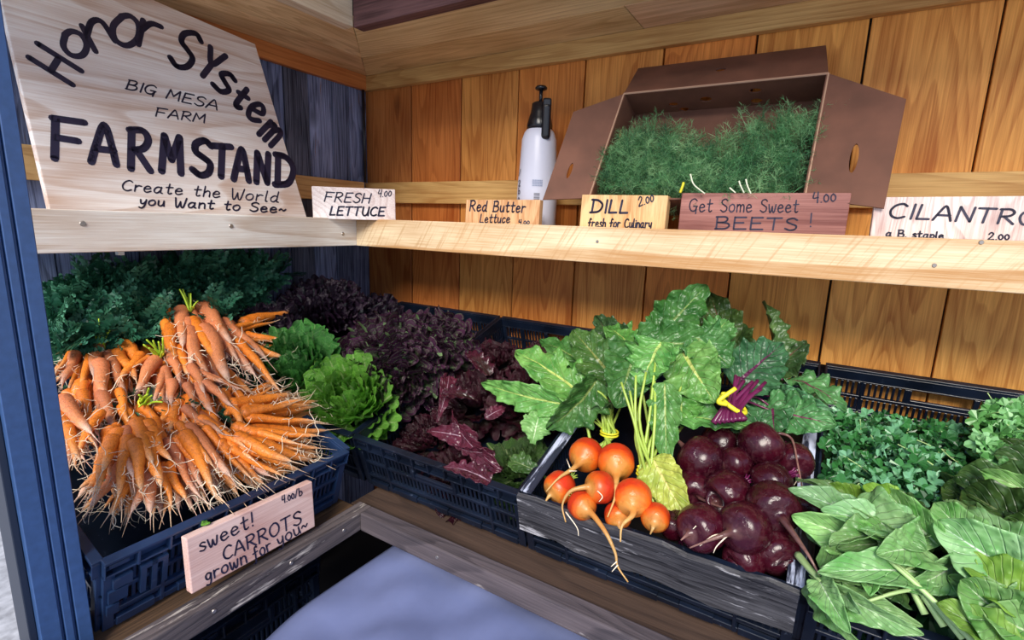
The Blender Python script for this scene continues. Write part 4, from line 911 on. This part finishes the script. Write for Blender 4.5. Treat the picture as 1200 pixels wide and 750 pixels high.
for lab, x, y, h, rp, tl, hair in (
    ('purple red beet with a hairy root pointing to the golden leaves', 820, 538, .045, 27, [(800,522,.055),(790,514,.055),(779,520,.05)], [[(795,518,.055),(784,512,.055)], [(843,545,.05),(830,546,.06)]]),
    ('small round red beet with its pale root pointing left, in the top row', 862, 543, .045, 19, [(842,544,.05),(832,545,.05)], []),
    ('round red beet at the top of the heap, its long white root looping right', 892, 521, .060, 26.5, [(914,508,.075),(928,515,.07),(935,545,.06),(942,582,.04)], [[(905,510,.075),(898,506,.07)]]),
    ('red beet at the right end against the crate rim', 930, 540, .03, 22, [(937,556,.03),(936,566,.02)], [[(936,560,.03),(930,569,.03)]]),
    ('red beet with a bluish shine in the centre right of the heap', 903, 565, .04, 24, [(890,570,.03),(884,574,.02)], []),
    ('wide red beet in the middle of the heap', 853, 578, .035, 27, [(838,588,.03),(832,592,.02)], []),
    ('largest red beet, its thick root hanging out to the right', 906, 594, .05, 30, [(920,612,.06),(936,634,.055),(950,655,.05),(966,686,.03)], [[(884,594,.06),(893,604,.065),(903,620,.05)]]),
    ('red beet at the front left whose fine roots touch the board', 822, 618, .03, 28, [(806,626,.035),(798,633,.025)], [[(820,612,.055),(812,620,.05)]]),
    ('front red beet with pale roots splayed to the left', 872, 618, .04, 30, [(850,626,.055),(834,632,.05),(808,642,.035)], [[(852,628,.055),(840,640,.045),(836,648,.035)], [(850,626,.055),(835,628,.05),(820,640,.035)]]),
    ('red beet half hidden under the yellowing leaf', 812, 573, .015, 22, [(822,585,.02),(850,595,.04),(880,590,.045)], []),
    ('dark red beet low at the right front corner', 908, 645, .0, 27, [(918,660,.0),(922,668,-.01)], []),
    ('dark red beet low against the front board', 872, 655, -.01, 24, [(862,662,-.01),(858,668,-.02)], []),
    ('red beet deep behind the top row', 845, 520, .015, 24, [(850,500,.0),(852,495,-.01)], []),
    ('small red beet wedged beside the golden ones', 790, 615, -.005, 18, [(786,606,.01),(784,628,-.01)], []),
    ('dark red beet buried under the largest one', 935, 600, -.005, 26, [(945,610,.0),(950,615,-.01)], []),
    ('dark red beet buried at the heap centre', 850, 600, -.02, 26, [(845,615,-.02),(842,620,-.03)], [])):
    c = A2(x, y, h); beet(None, REDB, c, rad_px(c, rp), [A2(*q) for q in tl], top=True, label=lab, group=GR, tr=.06 if x in (892, 862, 812, 930) else .16, hairs=[[A2(*q) for q in hh] for hh in hair])

# leaf bunches: (base px, tip px) each on its own depth plane
def PY(q): return on((q[0], q[1]), 1, q[2])
def beet_leaf(par, mat, b, tp, W_, roll=0, stem=None, smat=None, r=.003, **kw):
    kw.setdefault('ruf', .15); kw.setdefault('curl', .75); kw.setdefault('rf', 4); kw.setdefault('cup', .12); kw.setdefault('blis', .05); kw.setdefault('nv', 34); kw.setdefault('nu', 20)
    o = leaf(par, mat, PY(b), PY(tp), W_, roll=roll, **kw); g = rnd.uniform(.55, 1.25); o.color = (g*rnd.uniform(.8, 1.15), g, g*rnd.uniform(.85, 1.3), 1)
    if stem:
        pts = [PY(q) for q in stem]+[PY(b)+nrm(PY(tp)-PY(b))*.02]; P = smoothpath(pts, 5); V, F, uv = sweep(P-PY(b), np.linspace(r, r*.7, len(P)), 7)
        obj('leaf_stem', mesh('leaf_stem', V, F, smooth=True), smat or STEMG, o)
    return o
B1, B2 = (714, 508, -.50), (757, 555, -.61)
def gl(par, *a, **k): return beet_leaf(par, LBEET, *a, **k)
gl(gb1, (690,470,-.46), (604,412,-.42), .105, 15, [B1, (700,492,-.48)], curl=.7)
gl(gb1, (662,474,-.50), (568,448,-.46), .070, -35, [B1, (690,490,-.48)], curl=.6)
gl(gb1, (706,440,-.40), (634,402,-.34), .10, 25, [B1, (712,475,-.44)], curl=.5)
gl(gb1, (722,448,-.42), (672,388,-.36), .105, 0, [B1, (718,480,-.46)], curl=.5, ruf=.12)
gl(gb1, (700,445,-.50), (641,500,-.56), .085, -40, [B1, (712,470,-.5)], curl=1.0, cup=.3)
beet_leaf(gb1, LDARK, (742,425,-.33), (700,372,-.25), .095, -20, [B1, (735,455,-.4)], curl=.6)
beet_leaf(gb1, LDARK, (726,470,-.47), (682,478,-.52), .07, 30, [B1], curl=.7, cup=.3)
gl(gb1, (742,412,-.36), (712,385,-.30), .09, 30, None, curl=.8)
gl(gb2, (768,398,-.34), (828,334,-.24), .105, 10, [B2, (760,500,-.52), (765,440,-.42)], curl=.35, ruf=.13)
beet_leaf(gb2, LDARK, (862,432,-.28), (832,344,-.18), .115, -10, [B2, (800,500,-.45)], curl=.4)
gl(gb2, (742,404,-.40), (858,404,-.36), .095, 5, [B2, (745,480,-.5)], curl=.7, ruf=.15)
gl(gb2, (748,402,-.46), (722,478,-.56), .115, -10, [(760,500,-.52)], curl=.5, ruf=.13)
gl(gb2, (775,400,-.46), (752,452,-.52), .10, 20, None, curl=.6, ruf=.14)
gl(gb2, (800,412,-.42), (838,472,-.48), .115, 15, [B2, (790,480,-.5)], curl=.6, ruf=.15)
gl(gb2, (812,392,-.38), (856,430,-.40), .10, -10, None, curl=.6, ruf=.14)
gl(gb2, (779,448,-.52), (781,545,-.58), .06, 5, [(760,470,-.52)], curl=.3, ruf=.16)
gl(gb2, (796,450,-.46), (800,500,-.50), .10, 0, None, curl=.6, ruf=.14)
beet_leaf(gb2, LYEL, (764,536,-.60), (806,608,-.64), .075, 20, [B2], curl=.5, ruf=.09, label='yellowing leaf')
gl(gb2, (782,488,-.50), (886,502,-.46), .060, -25, [B2, (765,510,-.57)], curl=.5)
gl(gb2, (835,395,-.34), (852,376,-.28), .07, 0, None, curl=.5)
for px_ in ((700,330),):
    pass
def stems(par, band, tops, mat, name='stem', r=.0038, low=None):
    for i, tq in enumerate(tops):
        b = PY(band)+np.array([.012*math.cos(i*2.4), .006*math.sin(i*2.4), 0]); lo = PY(low[i % len(low)]) if low else b+np.array([0, -.01, -.04])
        mid = (b+PY(tq))/2+np.array([.014*math.sin(i*1.7), -.016, .01*math.sin(i*2.9)]); tube(par, name, [lo, b, mid, PY(tq)], r, r*.6, mat, m=5)
stems(gb2, B2, [(738,458,-.575), (728,448,-.58), (745,440,-.57), (757,436,-.54), (768,425,-.50), (764,408,-.46), (752,460,-.55)], STEMG, low=[(745,575,-.63), (766,596,-.64), (755,590,-.64), (748,580,-.63)])
stems(gb1, B1, [(712,470,-.47), (700,470,-.48), (722,468,-.46), (730,460,-.46), (705,462,-.46)], STEMG, low=[(700,525,-.53), (716,526,-.54), (705,530,-.54)], r=.0045)
tube(gb1, 'stem', [PY((692,518,-.54)), PY((686,496,-.53)), PY((668,481,-.52)), PY((655,478,-.5))], .0035, .002, STEMG)
def tie(par, c, ax, r, mat=YTIE, turns=2, nm='tie', wr=.0022):
    c = np.array(c); ax = nrm(ax); e1 = nrm(np.cross(ax, [0, 1, .1])); e2 = np.cross(ax, e1); T_ = np.linspace(0, turns*2*math.pi, 18*turns)
    V, F, uv = sweep([c+ax*(.006*q/6.28-.004)+r*(math.cos(q)*e1+.75*math.sin(q)*e2) for q in T_], wr, 6)
    return rel(obj(nm, mesh(nm, V, F, smooth=True), mat), par)
tie(gb1, PY(B1), (0, 0, 1), .019); tie(gb2, PY(B2), (.1, 0, 1), .017)
# red beet tops with purple stems
rb = thing('red_beet_bunch', 'bunch of purple-stemmed beet leaves in a wide yellow tie above the red beets', 'beet leaves', tuple(PY((860, 470, -.42))))
BR = (862, 468, -.49)
def rl(*a, **k): return beet_leaf(rb, LRED, *a, smat=STEMP, **k)
rl((860,452,-.38), (916,404,-.28), .115, 5, [BR], curl=.4, ruf=.12)
beet_leaf(rb, LDEEP, (908,425,-.24), (893,354,-.17), .050, 50, [BR, (890,440,-.3)], smat=STEMP, curl=.4, cup=.5)
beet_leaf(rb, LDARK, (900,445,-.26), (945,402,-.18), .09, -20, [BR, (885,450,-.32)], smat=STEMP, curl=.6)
rl((925,444,-.28), (990,484,-.36), .070, -35, [BR, (880,448,-.36), (900,441,-.3)], curl=.9)
rl((902,462,-.34), (978,486,-.36), .060, 20, [BR, (880,462,-.38)], curl=.6)
rl((895,480,-.38), (980,498,-.40), .085, 0, [BR, (875,470,-.40)], curl=.5)
rl((905,470,-.36), (908,512,-.44), .085, 10, [BR, (885,465,-.38)], curl=.5)
rl((872,478,-.40), (860,508,-.46), .07, 0, [BR], curl=.5)
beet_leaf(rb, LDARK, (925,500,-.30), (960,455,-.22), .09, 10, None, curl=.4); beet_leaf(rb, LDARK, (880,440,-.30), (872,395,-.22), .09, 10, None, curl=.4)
for i, tq in enumerate([(872,446,-.46), (866,442,-.46), (882,447,-.46), (892,456,-.46), (862,440,-.46), (888,446,-.44), (878,456,-.47), (897,448,-.44)]):
    a = 836+i*5.2; tube(rb, 'stem', [PY((a, 496-i*.5, -.53)), PY((848+i*2.8, 478, -.51)), PY(tq)], .0062, .0035, STEMP, m=5)
tie(rb, PY((860, 473, -.505)), (.5, 0, .85), .025, wr=.0045, turns=1, nm='wide_tie')
tube(rb, 'tie_tail', [PY((852,474,-.53)), PY((842,470,-.54)), PY((862,455,-.52))], .0045, .004, YTIE)

# ------------------------------------------------------------------ cilantro and greens in the right crate
def lobed():
    V, F = [(0, 0, 0)], []; k = 13
    for i in range(k):
        a = -2.0+4.0*i/(k-1); r = (.95 if i % 4 == 0 else (.62 if i % 4 == 2 else .86))*(1-.12*abs(a)); V.append((r*math.sin(a)*.8, .25+r*math.cos(a)*.75, .10*math.sin(i*1.9)+.15*abs(math.sin(a))))
    V.append((0, .35, -.05)); c = len(V)-1
    F = [(c, i, i+1, i+1) for i in range(1, k)]
    return np.array(V), [(c, i, i+1) for i in range(1, k)]
LV, LF = lobed(); LF = np.array(LF)
def cilantro(label, cpx, poly, n, h0, h1, seed, size=(.014, .030), mat=CILM):
    c = A2(*cpx, 0); t = thing('cilantro_bunch', label, 'cilantro', tuple(c), 'cilantro bunches in the right crate'); rs = np.random.RandomState(seed); pos = []
    xs_, ys_ = [q[0] for q in poly], [q[1] for q in poly]
    for _ in range(n): a, b = rs.uniform(size=2); p0 = np.array(poly[0])*(1-a)+np.array(poly[1])*a; p1 = np.array(poly[3])*(1-a)+np.array(poly[2])*a; q = p0*(1-b)+p1*b; pos.append(A2(q[0], q[1], rs.uniform(h0, h1)**1.0))
    rot = []
    for p in pos:
        z = nrm(camdir(p)*.6+np.array([0, 0, .7])+rs.normal(size=3)*.55); y = rs.normal(size=3); y = nrm(y-z*(y@z)); rot.append(np.stack([np.cross(y, z), y, z], 1))
    scatter('foliage', LV, LF, pos, np.array(rot), rs.uniform(*size, size=n), mat, t, rs, kind='stuff')
    sv = []
    for i in range(14):
        p = pos[rs.randint(n)]; d = nrm([rs.normal()*.6, rs.normal()*.5-.3, .5]); sv.append(sweep(smoothpath([p-d*.03, p+rs.normal(size=3)*.004, p+d*.03], 4), np.linspace(.0013, .0009, 9), 4))
    V, F, uv = join(sv); rel(obj('stems', mesh('stems', V, F, smooth=True), STEMC, kind='stuff'), t); return t
cilantro('cilantro bunch in the back left of the right crate, beside the beet leaves', (1010, 510), [(972,482),(1060,490),(1085,560),(972,585)], 620, -.07, .02, 1)
cilantro('cilantro bunch behind the pale greens in the crate middle', (1100, 530), [(1050,492),(1150,505),(1170,590),(1060,590)], 620, -.075, .01, 2)
cilantro('paler cilantro bunch rising at the right edge of the crate', (1180, 500), [(1150,478),(1215,468),(1225,560),(1150,545)], 420, -.01, .05, 3, size=(.018, .032), mat=rndmat('pale_cilantro', (.05, .2, .04), (.16, .42, .12), (.30, .60, .28), .35))
cg = thing('choy_bunch', 'bunch of long pale green leaves spilling over the front of the right crate', 'greens', tuple(A2(1060, 660, .03)), 'leafy greens in the right crate')
def chl(par, mat, b, tp, W_, roll=0, kind='beet', **kw):
    kw.setdefault('ruf', .13); kw.setdefault('curl', .75); kw.setdefault('rf', 2.2); kw.setdefault('cup', .42); W_ *= .95; kw.setdefault('blis', .03); kw.setdefault('nv', 34); kw.setdefault('nu', 20)
    o = leaf(par, mat, A2(*b), A2(*tp), W_, roll=roll, kind=kind, **kw); g = rnd.uniform(.75, 1.2); o.color = (g, g, g*rnd.uniform(.9, 1.3), 1)
    for q in range(1):                  # a second leaf half hidden under each, shade painted in by darker colour
        j = lambda p, a: (p[0]+rnd.uniform(-a, a), p[1]+rnd.uniform(-a, a)*.8, p[2]-.022)
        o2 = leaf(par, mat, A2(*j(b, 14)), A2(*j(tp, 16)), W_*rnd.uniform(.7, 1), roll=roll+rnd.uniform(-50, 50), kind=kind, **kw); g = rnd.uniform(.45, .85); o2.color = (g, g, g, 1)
    return o
for a in (
    (LPALE, (1015,612,.06), (924,574,.085), .040, 10), (LPALE, (1030,640,.05), (928,604,.07), .055, -20), (LPALE, (1075,632,.07), (962,598,.09), .050, 15),
    (LPALE, (1000,596,.085), (1085,645,.085), .062, -5), (LPALE, (1050,628,.08), (972,640,.085), .040, 35), (LPALE, (1080,640,.075), (1026,650,.09), .055, -10),
    (LPALE, (1090,672,.05), (958,672,.06), .050, 5), (LPALE, (960,680,.035), (996,742,.04), .034, 15), (LPALE, (970,686,.03), (1082,742,.045), .034, 35),
    (LDEEP, (1060,690,.03), (1000,668,.05), .05, 0), (LPALE, (1030,668,.04), (1020,700,.05), .035, 20), (LPALE, (1120,660,.06), (1060,690,.05), .04, -30),
    (LPALE, (960,665,.03), (1030,640,.055), .04, 10), (LLIME, (1010,590,.05), (966,570,.06), .034, 0), (LPALE, (985,690,.03), (1010,720,.045), .02, 30)):
    chl(cg, a[0], a[1], a[2], a[3]*1.0, a[4])
cg2 = thing('choy_bunch', 'lime-edged leafy bunch lying across the right front of the crate', 'greens', tuple(A2(1130, 640, .03)), 'leafy greens in the right crate')
for a in (
    (LPALE, (1100,640,.07), (1036,572,.09), .050, -20), (LLIME, (1060,600,.075), (1012,570,.08), .035, 10), (LPALE, (1140,640,.06), (1096,590,.08), .05, 0), (LPALE, (1215,690,.07), (1096,612,.10), .080, -10),
    (LPALE, (1200,668,.06), (1130,600,.07), .05, 20), (LLIME, (1205,720,.07), (1128,652,.08), .060, 15), (LPALE, (1195,740,.06), (1126,680,.085), .065, -10), (LLIME, (1215,705,.06), (1150,640,.07), .07, 10),
    (LLIME, (1190,770,.05), (1098,708,.06), .045, 15), (LPALE, (1240,760,.05), (1150,715,.075), .07, 0), (LPALE, (1250,740,.05), (1180,690,.08), .07, 30), (LLIME, (1120,640,.05), (1085,610,.06), .05, 25)):
    chl(cg2, *a)
cg3 = thing('choy_bunch', 'deep green broad leaves in shade at the right edge behind the pale ones', 'greens', tuple(A2(1180, 600, .01)), 'leafy greens in the right crate')
for a in (
    (LDEEP, (1230,640,.05), (1130,575,.05), .08, 0), (LDEEP, (1240,600,.05), (1120,560,.03), .08, 10), (LPALE, (1260,600,.07), (1150,552,.07), .045, -15), (LDEEP, (1210,640,.05), (1150,590,.05), .07, 20),
    (LDEEP, (1260,660,.05), (1175,610,.06), .08, 0), (LDEEP, (1160,600,.02), (1105,570,.02), .06, 0), (LDEEP, (1250,560,.04), (1165,532,.05), .07, 0), (LDEEP, (1080,620,.02), (1030,590,.02), .06, 0), (LDEEP, (1180,650,.03), (1120,610,.04), .06, 0)):
    chl(cg3, *a)
for q in range(4): tube(cg, 'stem', [A2(1150-q*22, 762-q*14, .03), A2(1090-q*12, 700-q*12, .06), A2(1040-q*5, 655-q*9, .078)], .0045, .0025, STEMC)
tube(cg, 'stem', [A2(1130,670,.05), A2(1085,660,.065), A2(1060,668,.065)], .0035, .002, STEMC); tube(cg, 'stem', [A2(935,650,.02), A2(950,668,.03), A2(965,684,.035)], .006, .004, STEMC)
tube(cg, 'stem', [A2(1125,685,.05), A2(1060,692,.05), A2(1015,705,.04)], .0035, .002, STEMC)
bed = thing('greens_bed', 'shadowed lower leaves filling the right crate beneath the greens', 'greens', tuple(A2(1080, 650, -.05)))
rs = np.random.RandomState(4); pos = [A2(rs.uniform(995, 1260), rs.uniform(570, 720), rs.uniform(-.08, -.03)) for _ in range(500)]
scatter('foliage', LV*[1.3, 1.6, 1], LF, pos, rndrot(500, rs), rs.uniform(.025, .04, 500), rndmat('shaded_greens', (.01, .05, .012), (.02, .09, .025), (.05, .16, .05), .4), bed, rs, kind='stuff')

# ------------------------------------------------------------------ cardboard box with dill
def card(par, nm, corners, th, holes=(), label=None):
    """flat panel through 4 world corners (bl, br, tr, tl); holes = (u, v, ru, rv) ellipses cut through it"""
    bl, br, tr, tl = [np.array(q, float) for q in corners]; n = nrm(np.cross(br-bl, tl-bl)); nu, nv = 48, 36; V = []; ids = {}; F = []
    def P(u, v): return (bl*(1-u)+br*u)*(1-v)+(tl*(1-u)+tr*u)*v
    lw = (np.linalg.norm(br-bl)+np.linalg.norm(tr-tl))/2; lh = (np.linalg.norm(tl-bl)+np.linalg.norm(tr-br))/2
    def inh(u, v): return any(((u-h[0])*lw/h[2])**2+((v-h[1])*lh/h[3])**2 < 1 for h in holes)
    for s in (0, 1):
        for j in range(nv+1):
            for i in range(nu+1): V.append(P(i/nu, j/nv)-n*th*s)
    # snap grid points near a hole onto its outline so that the cut is round
    for s in (0, 1):
        for j in range(nv+1):
            for i in range(nu+1):
                u, v = i/nu, j/nv
                for h in holes:
                    d = math.hypot((u-h[0])*lw/h[2], (v-h[1])*lh/h[3])
                    cell = max(lw/nu/h[2], lh/nv/h[3])*.62
                    if abs(d-1) < cell and d > .05: V[s*(nu+1)*(nv+1)+j*(nu+1)+i] = P(h[0]+(u-h[0])/d, h[1]+(v-h[1])/d)-n*th*s
    keep = [[not inh((i+.5)/nu, (j+.5)/nv) for i in range(nu)] for j in range(nv)]; o2 = (nu+1)*(nv+1)
    for j in range(nv):
        for i in range(nu):
            if not keep[j][i]: continue
            a = j*(nu+1)+i; b, c, d = a+1, a+nu+2, a+nu+1
            F += [(a, b, c, d), (d+o2, c+o2, b+o2, a+o2)]
            for (e, f, jj, ii) in ((a, b, j-1, i), (b, c, j, i+1), (c, d, j+1, i), (d, a, j, i-1)):
                if not (0 <= jj < nv and 0 <= ii < nu) or not keep[jj][ii]: F.append((e, e+o2, f+o2, f))
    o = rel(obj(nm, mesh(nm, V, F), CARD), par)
    if label: o['label'] = label
    return o
bx = thing('cardboard_box', 'open brown cardboard produce box tilted on the shelf, full of dill', 'box', (1.35, -.15, -.04))
ay = np.array([0, .866, -.5])          # from the opening towards the bottom of the box
r_bl, r_br, r_tl, r_tr = PY((690, 232, -.245)), PY((943, 232, -.245)), PY((731, 110, -.15)), PY((971, 86, -.15))
upv = nrm((r_tl-r_bl)+(r_tr-r_br)); dp = .105
print('box', r_bl, r_br, r_tl, r_tr)
dn = nrm(np.cross(r_br-r_bl, r_tl-r_bl)); dn = dn if dn[1] > 0 else -dn; b_bl, b_br, b_tl, b_tr = [q+dn*dp for q in (r_bl, r_br, r_tl, r_tr)]
card(bx, 'side_panel', (b_tl, b_tr, r_tr, r_tl), .004, [(.25, .35, .012, .010), (.43, .45, .014, .012), (.68, .62, .014, .010), (.68, .2, .013, .012), (.3, .1, .012, .01)])
card(bx, 'side_panel', (r_bl, r_br, b_br, b_bl), .004)
card(bx, 'end_panel', (b_bl, r_bl, r_tl, b_tl), .004, [(.5, .28, .010, .016), (.5, .7, .012, .016)])
card(bx, 'end_panel', (r_br, b_br, b_tr, r_tr), .004)
card(bx, 'bottom_panel', (b_bl, b_tl, b_tr, b_br), .004)
f1, f2 = PY((636, 234, -.29)), PY((672, 131, -.20))
card(bx, 'flap', (f1, r_bl, r_tl, f2), .004, [(.38, .30, .006, .022)], label='left flap with a narrow hand slot')
f3, f4 = PY((968, 53, -.05)), PY((748, 80, -.05))
card(bx, 'flap', (r_tl, r_tr, f3, f4), .004, [(.50, .55, .012, .009)], label='top flap folded up against the wall')
f5, f6 = PY((1036, 244, -.27)), PY((1062, 116, -.19))
card(bx, 'flap', (r_br, f5, f6, r_tr), .004, [(.53, .38, .008, .032)], label='right flap with a hand hole')
sv = [sweep([r_bl, r_tl], .0022, 5), sweep([r_tl, r_tr], .0024, 5), sweep([r_tr, r_br], .0022, 5)]
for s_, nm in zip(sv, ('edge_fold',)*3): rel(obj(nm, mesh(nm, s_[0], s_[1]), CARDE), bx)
def dill_proto(nb=9, nf=7):
    V, F = [], []; r = np.random.RandomState(3)
    def q(a, b, w):
        a, b = np.array(a, float), np.array(b, float); s = nrm(np.cross(b-a, r.normal(size=3)))*w/2; k = len(V); V.extend([a-s, b-s*.4, b+s*.4, a+s]); F.append((k, k+1, k+2, k+3))
    q((0, 0, 0), (0, .9, .05), .02)
    for i in range(nb):
        y = .1+.8*i/nb; sd = nrm([(-1)**i*(1+.2*r.normal()), .7+.3*r.normal(), .4*r.normal()]); l = .55*(1.05-.6*y); a = np.array([0, y, .05*y]); b = a+sd*l; q(a, b, .014)
        for j in range(nf):
            m = a+sd*l*(.25+.75*j/nf); e = nrm(sd+r.normal(size=3)*.75)*l*.5; q(m, m+e, .012)
    return np.array(V), np.array(F)
DV, DF = dill_proto(); rs = np.random.RandomState(9)
bc = (r_bl+r_br+b_bl+b_br)/4
for k_, (u0, u1, lab, cnt) in enumerate(((.02, .34, 'feathery dill bunch at the left end of the cardboard box', 330), (.34, .66, 'feathery dill bunch in the middle of the box, over the white stems', 330), (.66, .97, 'shaded dill bunch at the right end inside the box', 300))):
    t = thing('dill_bunch', lab, 'dill', tuple(r_bl*(1-(u0+u1)/2)+r_br*(u0+u1)/2+dn*.05), 'dill bunches in the cardboard box'); pos = []
    for _ in range(cnt):
        u, v, w_ = rs.uniform(u0, u1), rs.uniform(.0, .56+.12*math.sin((u0+u1)*5)), rs.uniform(0, .85)
        if v > .5: w_ = rs.uniform(.2, .9)
        pos.append(r_bl*(1-u)+r_br*u+(r_tl-r_bl)*v+dn*dp*w_)
    D = np.tile(nrm(upv+np.array([0, -.5, 0])), (cnt, 1)); scatter('fronds', DV, DF, pos, aimed(D, rs, .7), rs.uniform(.04, .07, cnt), DILLM, t, rs, kind='stuff')
    if k_ == 0: tube(t, 'yellow_tie', [PY((797,226,-.275)), PY((800,218,-.275)), PY((801,214,-.272))], .003, .003, YTIE)
    if k_ == 1:
        WH = plain('white_dill_stem', (.75, .78, .6), .5)
        for s_ in ([(809,204), (813,216), (826,227)], [(866,212), (868,218), (872,226)], [(874,210), (876,218), (880,227)], [(855,220), (862,226)]): tube(t, 'stem', [PY((*q, -.275)) for q in s_], .0018, .0014, WH)

# ------------------------------------------------------------------ pump sprayer bottle
PLA = plain('white_translucent_plastic', (.66, .68, .82), .35, 0, .04, 12); BK = plain('black_plastic', (.008, .008, .012), .25)
bp = PY((628, 258, -.12)); bp[2] = -.04; t = thing('spray_bottle', 'white pump spray bottle with black pump head, beside the cardboard box', 'bottle', tuple(bp))
def lathe(prof, n=40, sx=1, sy=1):
    V = []; F = []
    for (r, z) in prof: V += [(r*sx*math.cos(a), r*sy*math.sin(a), z) for a in np.arange(n)*2*math.pi/n]
    for i in range(len(prof)-1):
        for j in range(n): F.append((i*n+j, i*n+(j+1) % n, (i+1)*n+(j+1) % n, (i+1)*n+j))
    F += [tuple(range(n-1, -1, -1)), tuple((len(prof)-1)*n+j for j in range(n))]; return V, F
def topz(y, x=628): return on((x, y), 1, bp[1])[2]+.04
zs = topz(152); rB = .060
V, F = lathe([(.052, 0), (.058, .004), (rB, .012), (rB, .06), (.0605, .12), (.059, .16), (.056, .20), (.051, zs-.03), (.044, zs-.01), (.036, zs), (.030, zs+.004)]); obj('body', mesh('body', V, F, smooth=True), PLA, t)
zc = topz(122, 633)
V, F = lathe([(.0375, zs-.002), (.038, zs+.01), (.034, zs+.028), (.028, zs+.045), (.025, zc), (.020, zc+.004)], 32); obj('collar', mesh('collar', V, F, smooth=True), BK, t)
V, F = lathe([(.0055, zc), (.0055, zc+.040)], 12); obj('plunger_rod', mesh('plunger_rod', V, F, smooth=True), BK, t)
V, F = lathe([(.008, zc+.036), (.017, zc+.040), (.018, zc+.044), (.014, zc+.049), (.004, zc+.051)], 20); obj('plunger_knob', mesh('plunger_knob', V, F, smooth=True), BK, t)
cdn = nrm((CAM-bp)*[1, 1, 0]); rt = np.array([-cdn[1], cdn[0], 0])
mb = MB(); Mt = Matrix([[rt[0], -cdn[0], 0, cdn[0]*.036+rt[0]*.018], [rt[1], -cdn[1], 0, cdn[1]*.036+rt[1]*.018], [0, 0, 1, 0], [0, 0, 0, 1]])
mb.box((-.013, -.022, zs-.035), (.013, .010, zc-.008), Mt); o = bevel(mb.build('trigger', BK, t), .010, 4)
mb = MB(); mb.box((-.012, -.02, zc-.018), (.013, .03, zc+.006), Mt); bevel(mb.build('nozzle', BK, t), .006, 3)
def curved(ang, z, rr=.0600): d = cdn*math.cos(ang)+rt*math.sin(ang); return np.array([d[0]*rr, d[1]*rr, z])
GRY = plain('grey_print', (.22, .22, .27), .5); mb = MB()
for i in range(13):
    z0 = .088+i*.0034; hh = .0012+.0014*((i*7) % 3)/2
    for a0 in np.linspace(-.15, .13, 5)[:-1]: mb.add([curved(a0, z0, .0612), curved(a0+.07, z0, .0612), curved(a0+.07, z0+hh, .0612), curved(a0, z0+hh, .0612)], [(0, 1, 2, 3)])
mb.build('barcode', GRY, t, kind='stuff')
mb = MB()
for r_ in range(4):
    for a0 in np.linspace(-.25, .25, 9)[:-1]: mb.add([curved(a0, .150+r_*.005, .0612), curved(a0+.045, .150+r_*.005, .0612), curved(a0+.045, .1525+r_*.005, .0612), curved(a0, .1525+r_*.005, .0612)], [(0, 1, 2, 3)])
mb.build('small_print', plain('blue_print', (.25, .32, .5), .5), t, kind='stuff')
mb = MB()
for c, z_ in (('/', .180), ('2', .150), ('b', .128), ('0', .105), ('s', .080), ('l', .058)):
    for s in G[c]:
        P_ = [curved(-1.02+.42*(q[0]-.3)*.9, z_+q[1]*.018, .0614) for q in (smoothpath([(*q, 0) for q in s], 3) if len(s) > 2 else s)]
        ribbon(mb, P_, nrm([*curved(-1.02, 0)[:2], 0]), .0028)
mb.build('printed_letters', INK, t, kind='stuff')

lf = on((243, 611), 0, .7305); o = thing('leaf_scrap', 'tiny bright green leaf scrap stuck on top of the carrot sign', 'leaf', tuple(lf)); leaf(o, LBUT, lf, on((236, 616), 0, .735), .012, curl=.6, ruf=.2)
